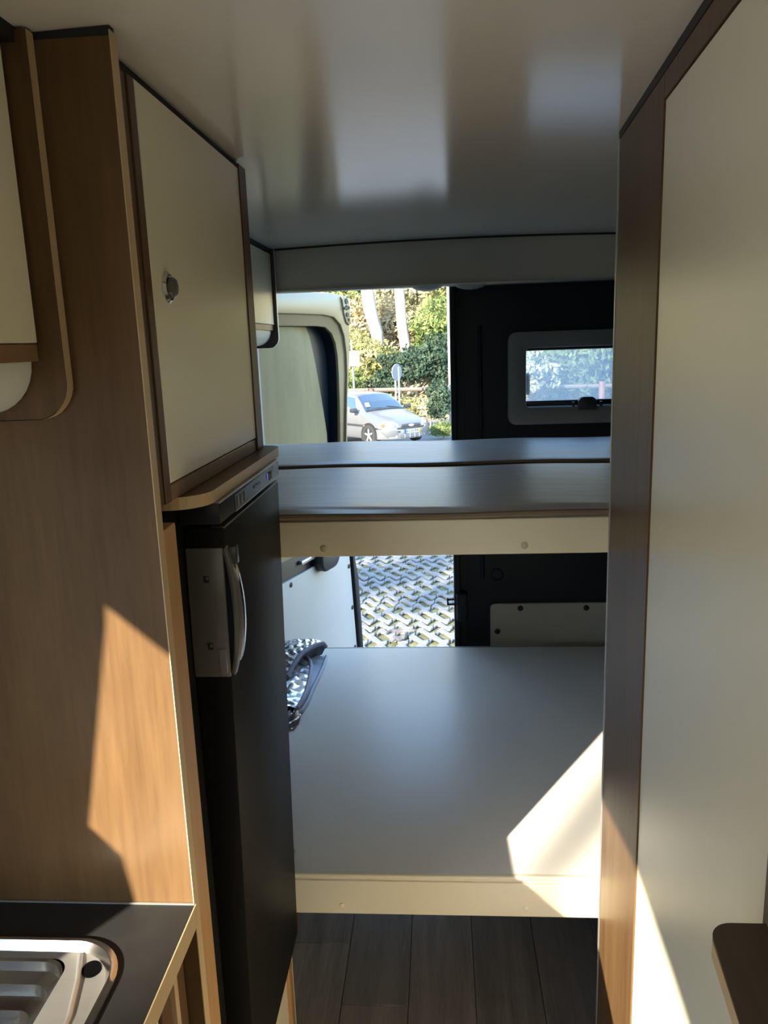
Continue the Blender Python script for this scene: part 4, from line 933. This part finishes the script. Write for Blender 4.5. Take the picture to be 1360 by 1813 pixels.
# pale trunks
TRUNK = plain('pale_tree_bark', (0.34, 0.305, 0.275), 0.8, var=0.4, vscale=2.5, stretch=(2, 2, 0.6))
def tree(label, pts, rr, leaf, crown_z, seed):
    base = pts[0]
    t = thing('tree', label, 'tree', base, 'pale trees on the bank')
    MB().tube(pts, rr, 12).build('trunk', TRUNK, t, smooth=True)
    top = Vector(pts[-1])
    for k in range(4):
        a = k*1.7+seed; e = top+Vector((1.6*math.cos(a), 1.6*math.sin(a), 1.6))
        MB().tube([tuple(top-Vector((0, 0, 0.8+0.3*k))), tuple(top.lerp(e, .5)+Vector((0, 0, .2))), tuple(e)], [rr[-1]*0.5, rr[-1]*.35, rr[-1]*.15], 7).build('branch', TRUNK, t, smooth=True)
    me = LME['round'][seed % 2].copy(); me.materials.clear(); me.materials.append(LM[leaf])
    o = bpy.data.objects.new('foliage', me); COL.objects.link(o); o.parent = t; o.location = tuple(Vector((top.x, top.y, top.z+1.6))-Vector(base)); o.scale = (2.4, 2.4, 1.8)
def tpt(xy, zy, y): return (xy*y, y, Z(zy*y))
tree('pale thick tree trunk at the left of the doorway', [(-0.074*31.5, 31.5, gz(31.5)-0.1), tpt(-0.0755, 0.012, 31.5), tpt(-0.083, 0.040, 31.5), tpt(-0.0865, 0.070, 31.5), tpt(-0.088, 0.16, 31.5)], [0.26, 0.25, 0.26, 0.25, 0.18], 'pale', 0, 1)
tree('pale leaning tree trunk in the middle of the doorway', [(-0.039*30.5, 30.5, gz(30.5)-0.1), tpt(-0.0405, -0.008, 30.5), tpt(-0.0445, 0.026, 30.5), tpt(-0.0470, 0.070, 30.5), tpt(-0.050, 0.16, 30.5)], [0.22, 0.21, 0.20, 0.18, 0.14], 'pale', 0, 2)
# broad-crowned tree beside the van whose shade dapples the pavers
bt_ = thing('shade_tree', 'broad-crowned tree standing to the left of the van', 'tree', (-7.2, -4.2, GZ))
MB().tube([(-7.2, -4.2, GZ-0.1), (-7.1, -4.2, 1.6), (-7.3, -4.4, 4.4)], [0.22, 0.18, 0.08], 10).build('trunk', BARKB, bt_, smooth=True)
SPARSE = [leaf_mesh('foliage', 300, (1, 1, 0.9), 0.16, 40+i, 0.0) for i in range(2)]
for i, (dx, dy, dz, r_) in enumerate(((-0.65, 0.0, 6.1, 0.55), (0.1, 0.75, 5.9, 0.5), (0.45, 1.7, 6.2, 0.55), (-0.5, 1.5, 6.0, 0.5), (-0.1, 2.4, 6.1, 0.6), (0.25, -0.2, 6.0, 0.35), (-0.9, 2.6, 6.0, 0.6), (-0.9, -1.6, 5.6, 0.6), (-1.6, 0.6, 6.4, 0.7))):
    me = SPARSE[i % 2].copy(); me.materials.clear(); me.materials.append(LM['mid'])
    o = bpy.data.objects.new('foliage', me); COL.objects.link(o); o.parent = bt_; o.location = (dx, dy, dz); o.scale = (r_, r_, r_*0.8); o.rotation_euler = (0, 0, i)
    MB().tube([(-7.3, -4.4, 4.3), (-7.2+dx*0.6, -4.2+dy*0.6, GZ+dz-0.3), (-7.2+dx, -4.2+dy, GZ+dz)], [0.06, 0.03, 0.01], 6).build('branch', BARKB, bt_, smooth=True)

# slim tree further off whose trunk throws a soft stripe of shade through the side door
st_ = thing('slim_tree', 'slim straight tree on the bank left of the van', 'tree', (-8.35, -12.0, GZ+1.7))
MB().tube([(-8.35, -12.0, GZ+1.6), (-8.35, -12.0, 5.0), (-8.33, -12.0, 11.5)], [0.10, 0.075, 0.05], 10).build('trunk', BARKB, st_, smooth=True)
for i, (dx, dy, dz) in enumerate(((0, 0, 11.2), (0.5, 0.3, 10.7), (-0.5, -0.2, 11.6))):
    me = SPARSE[i % 2].copy(); me.materials.clear(); me.materials.append(LM['mid'])
    o = bpy.data.objects.new('foliage', me); COL.objects.link(o); o.parent = st_; o.location = (dx, dy, dz); o.scale = (0.9, 0.9, 0.8)
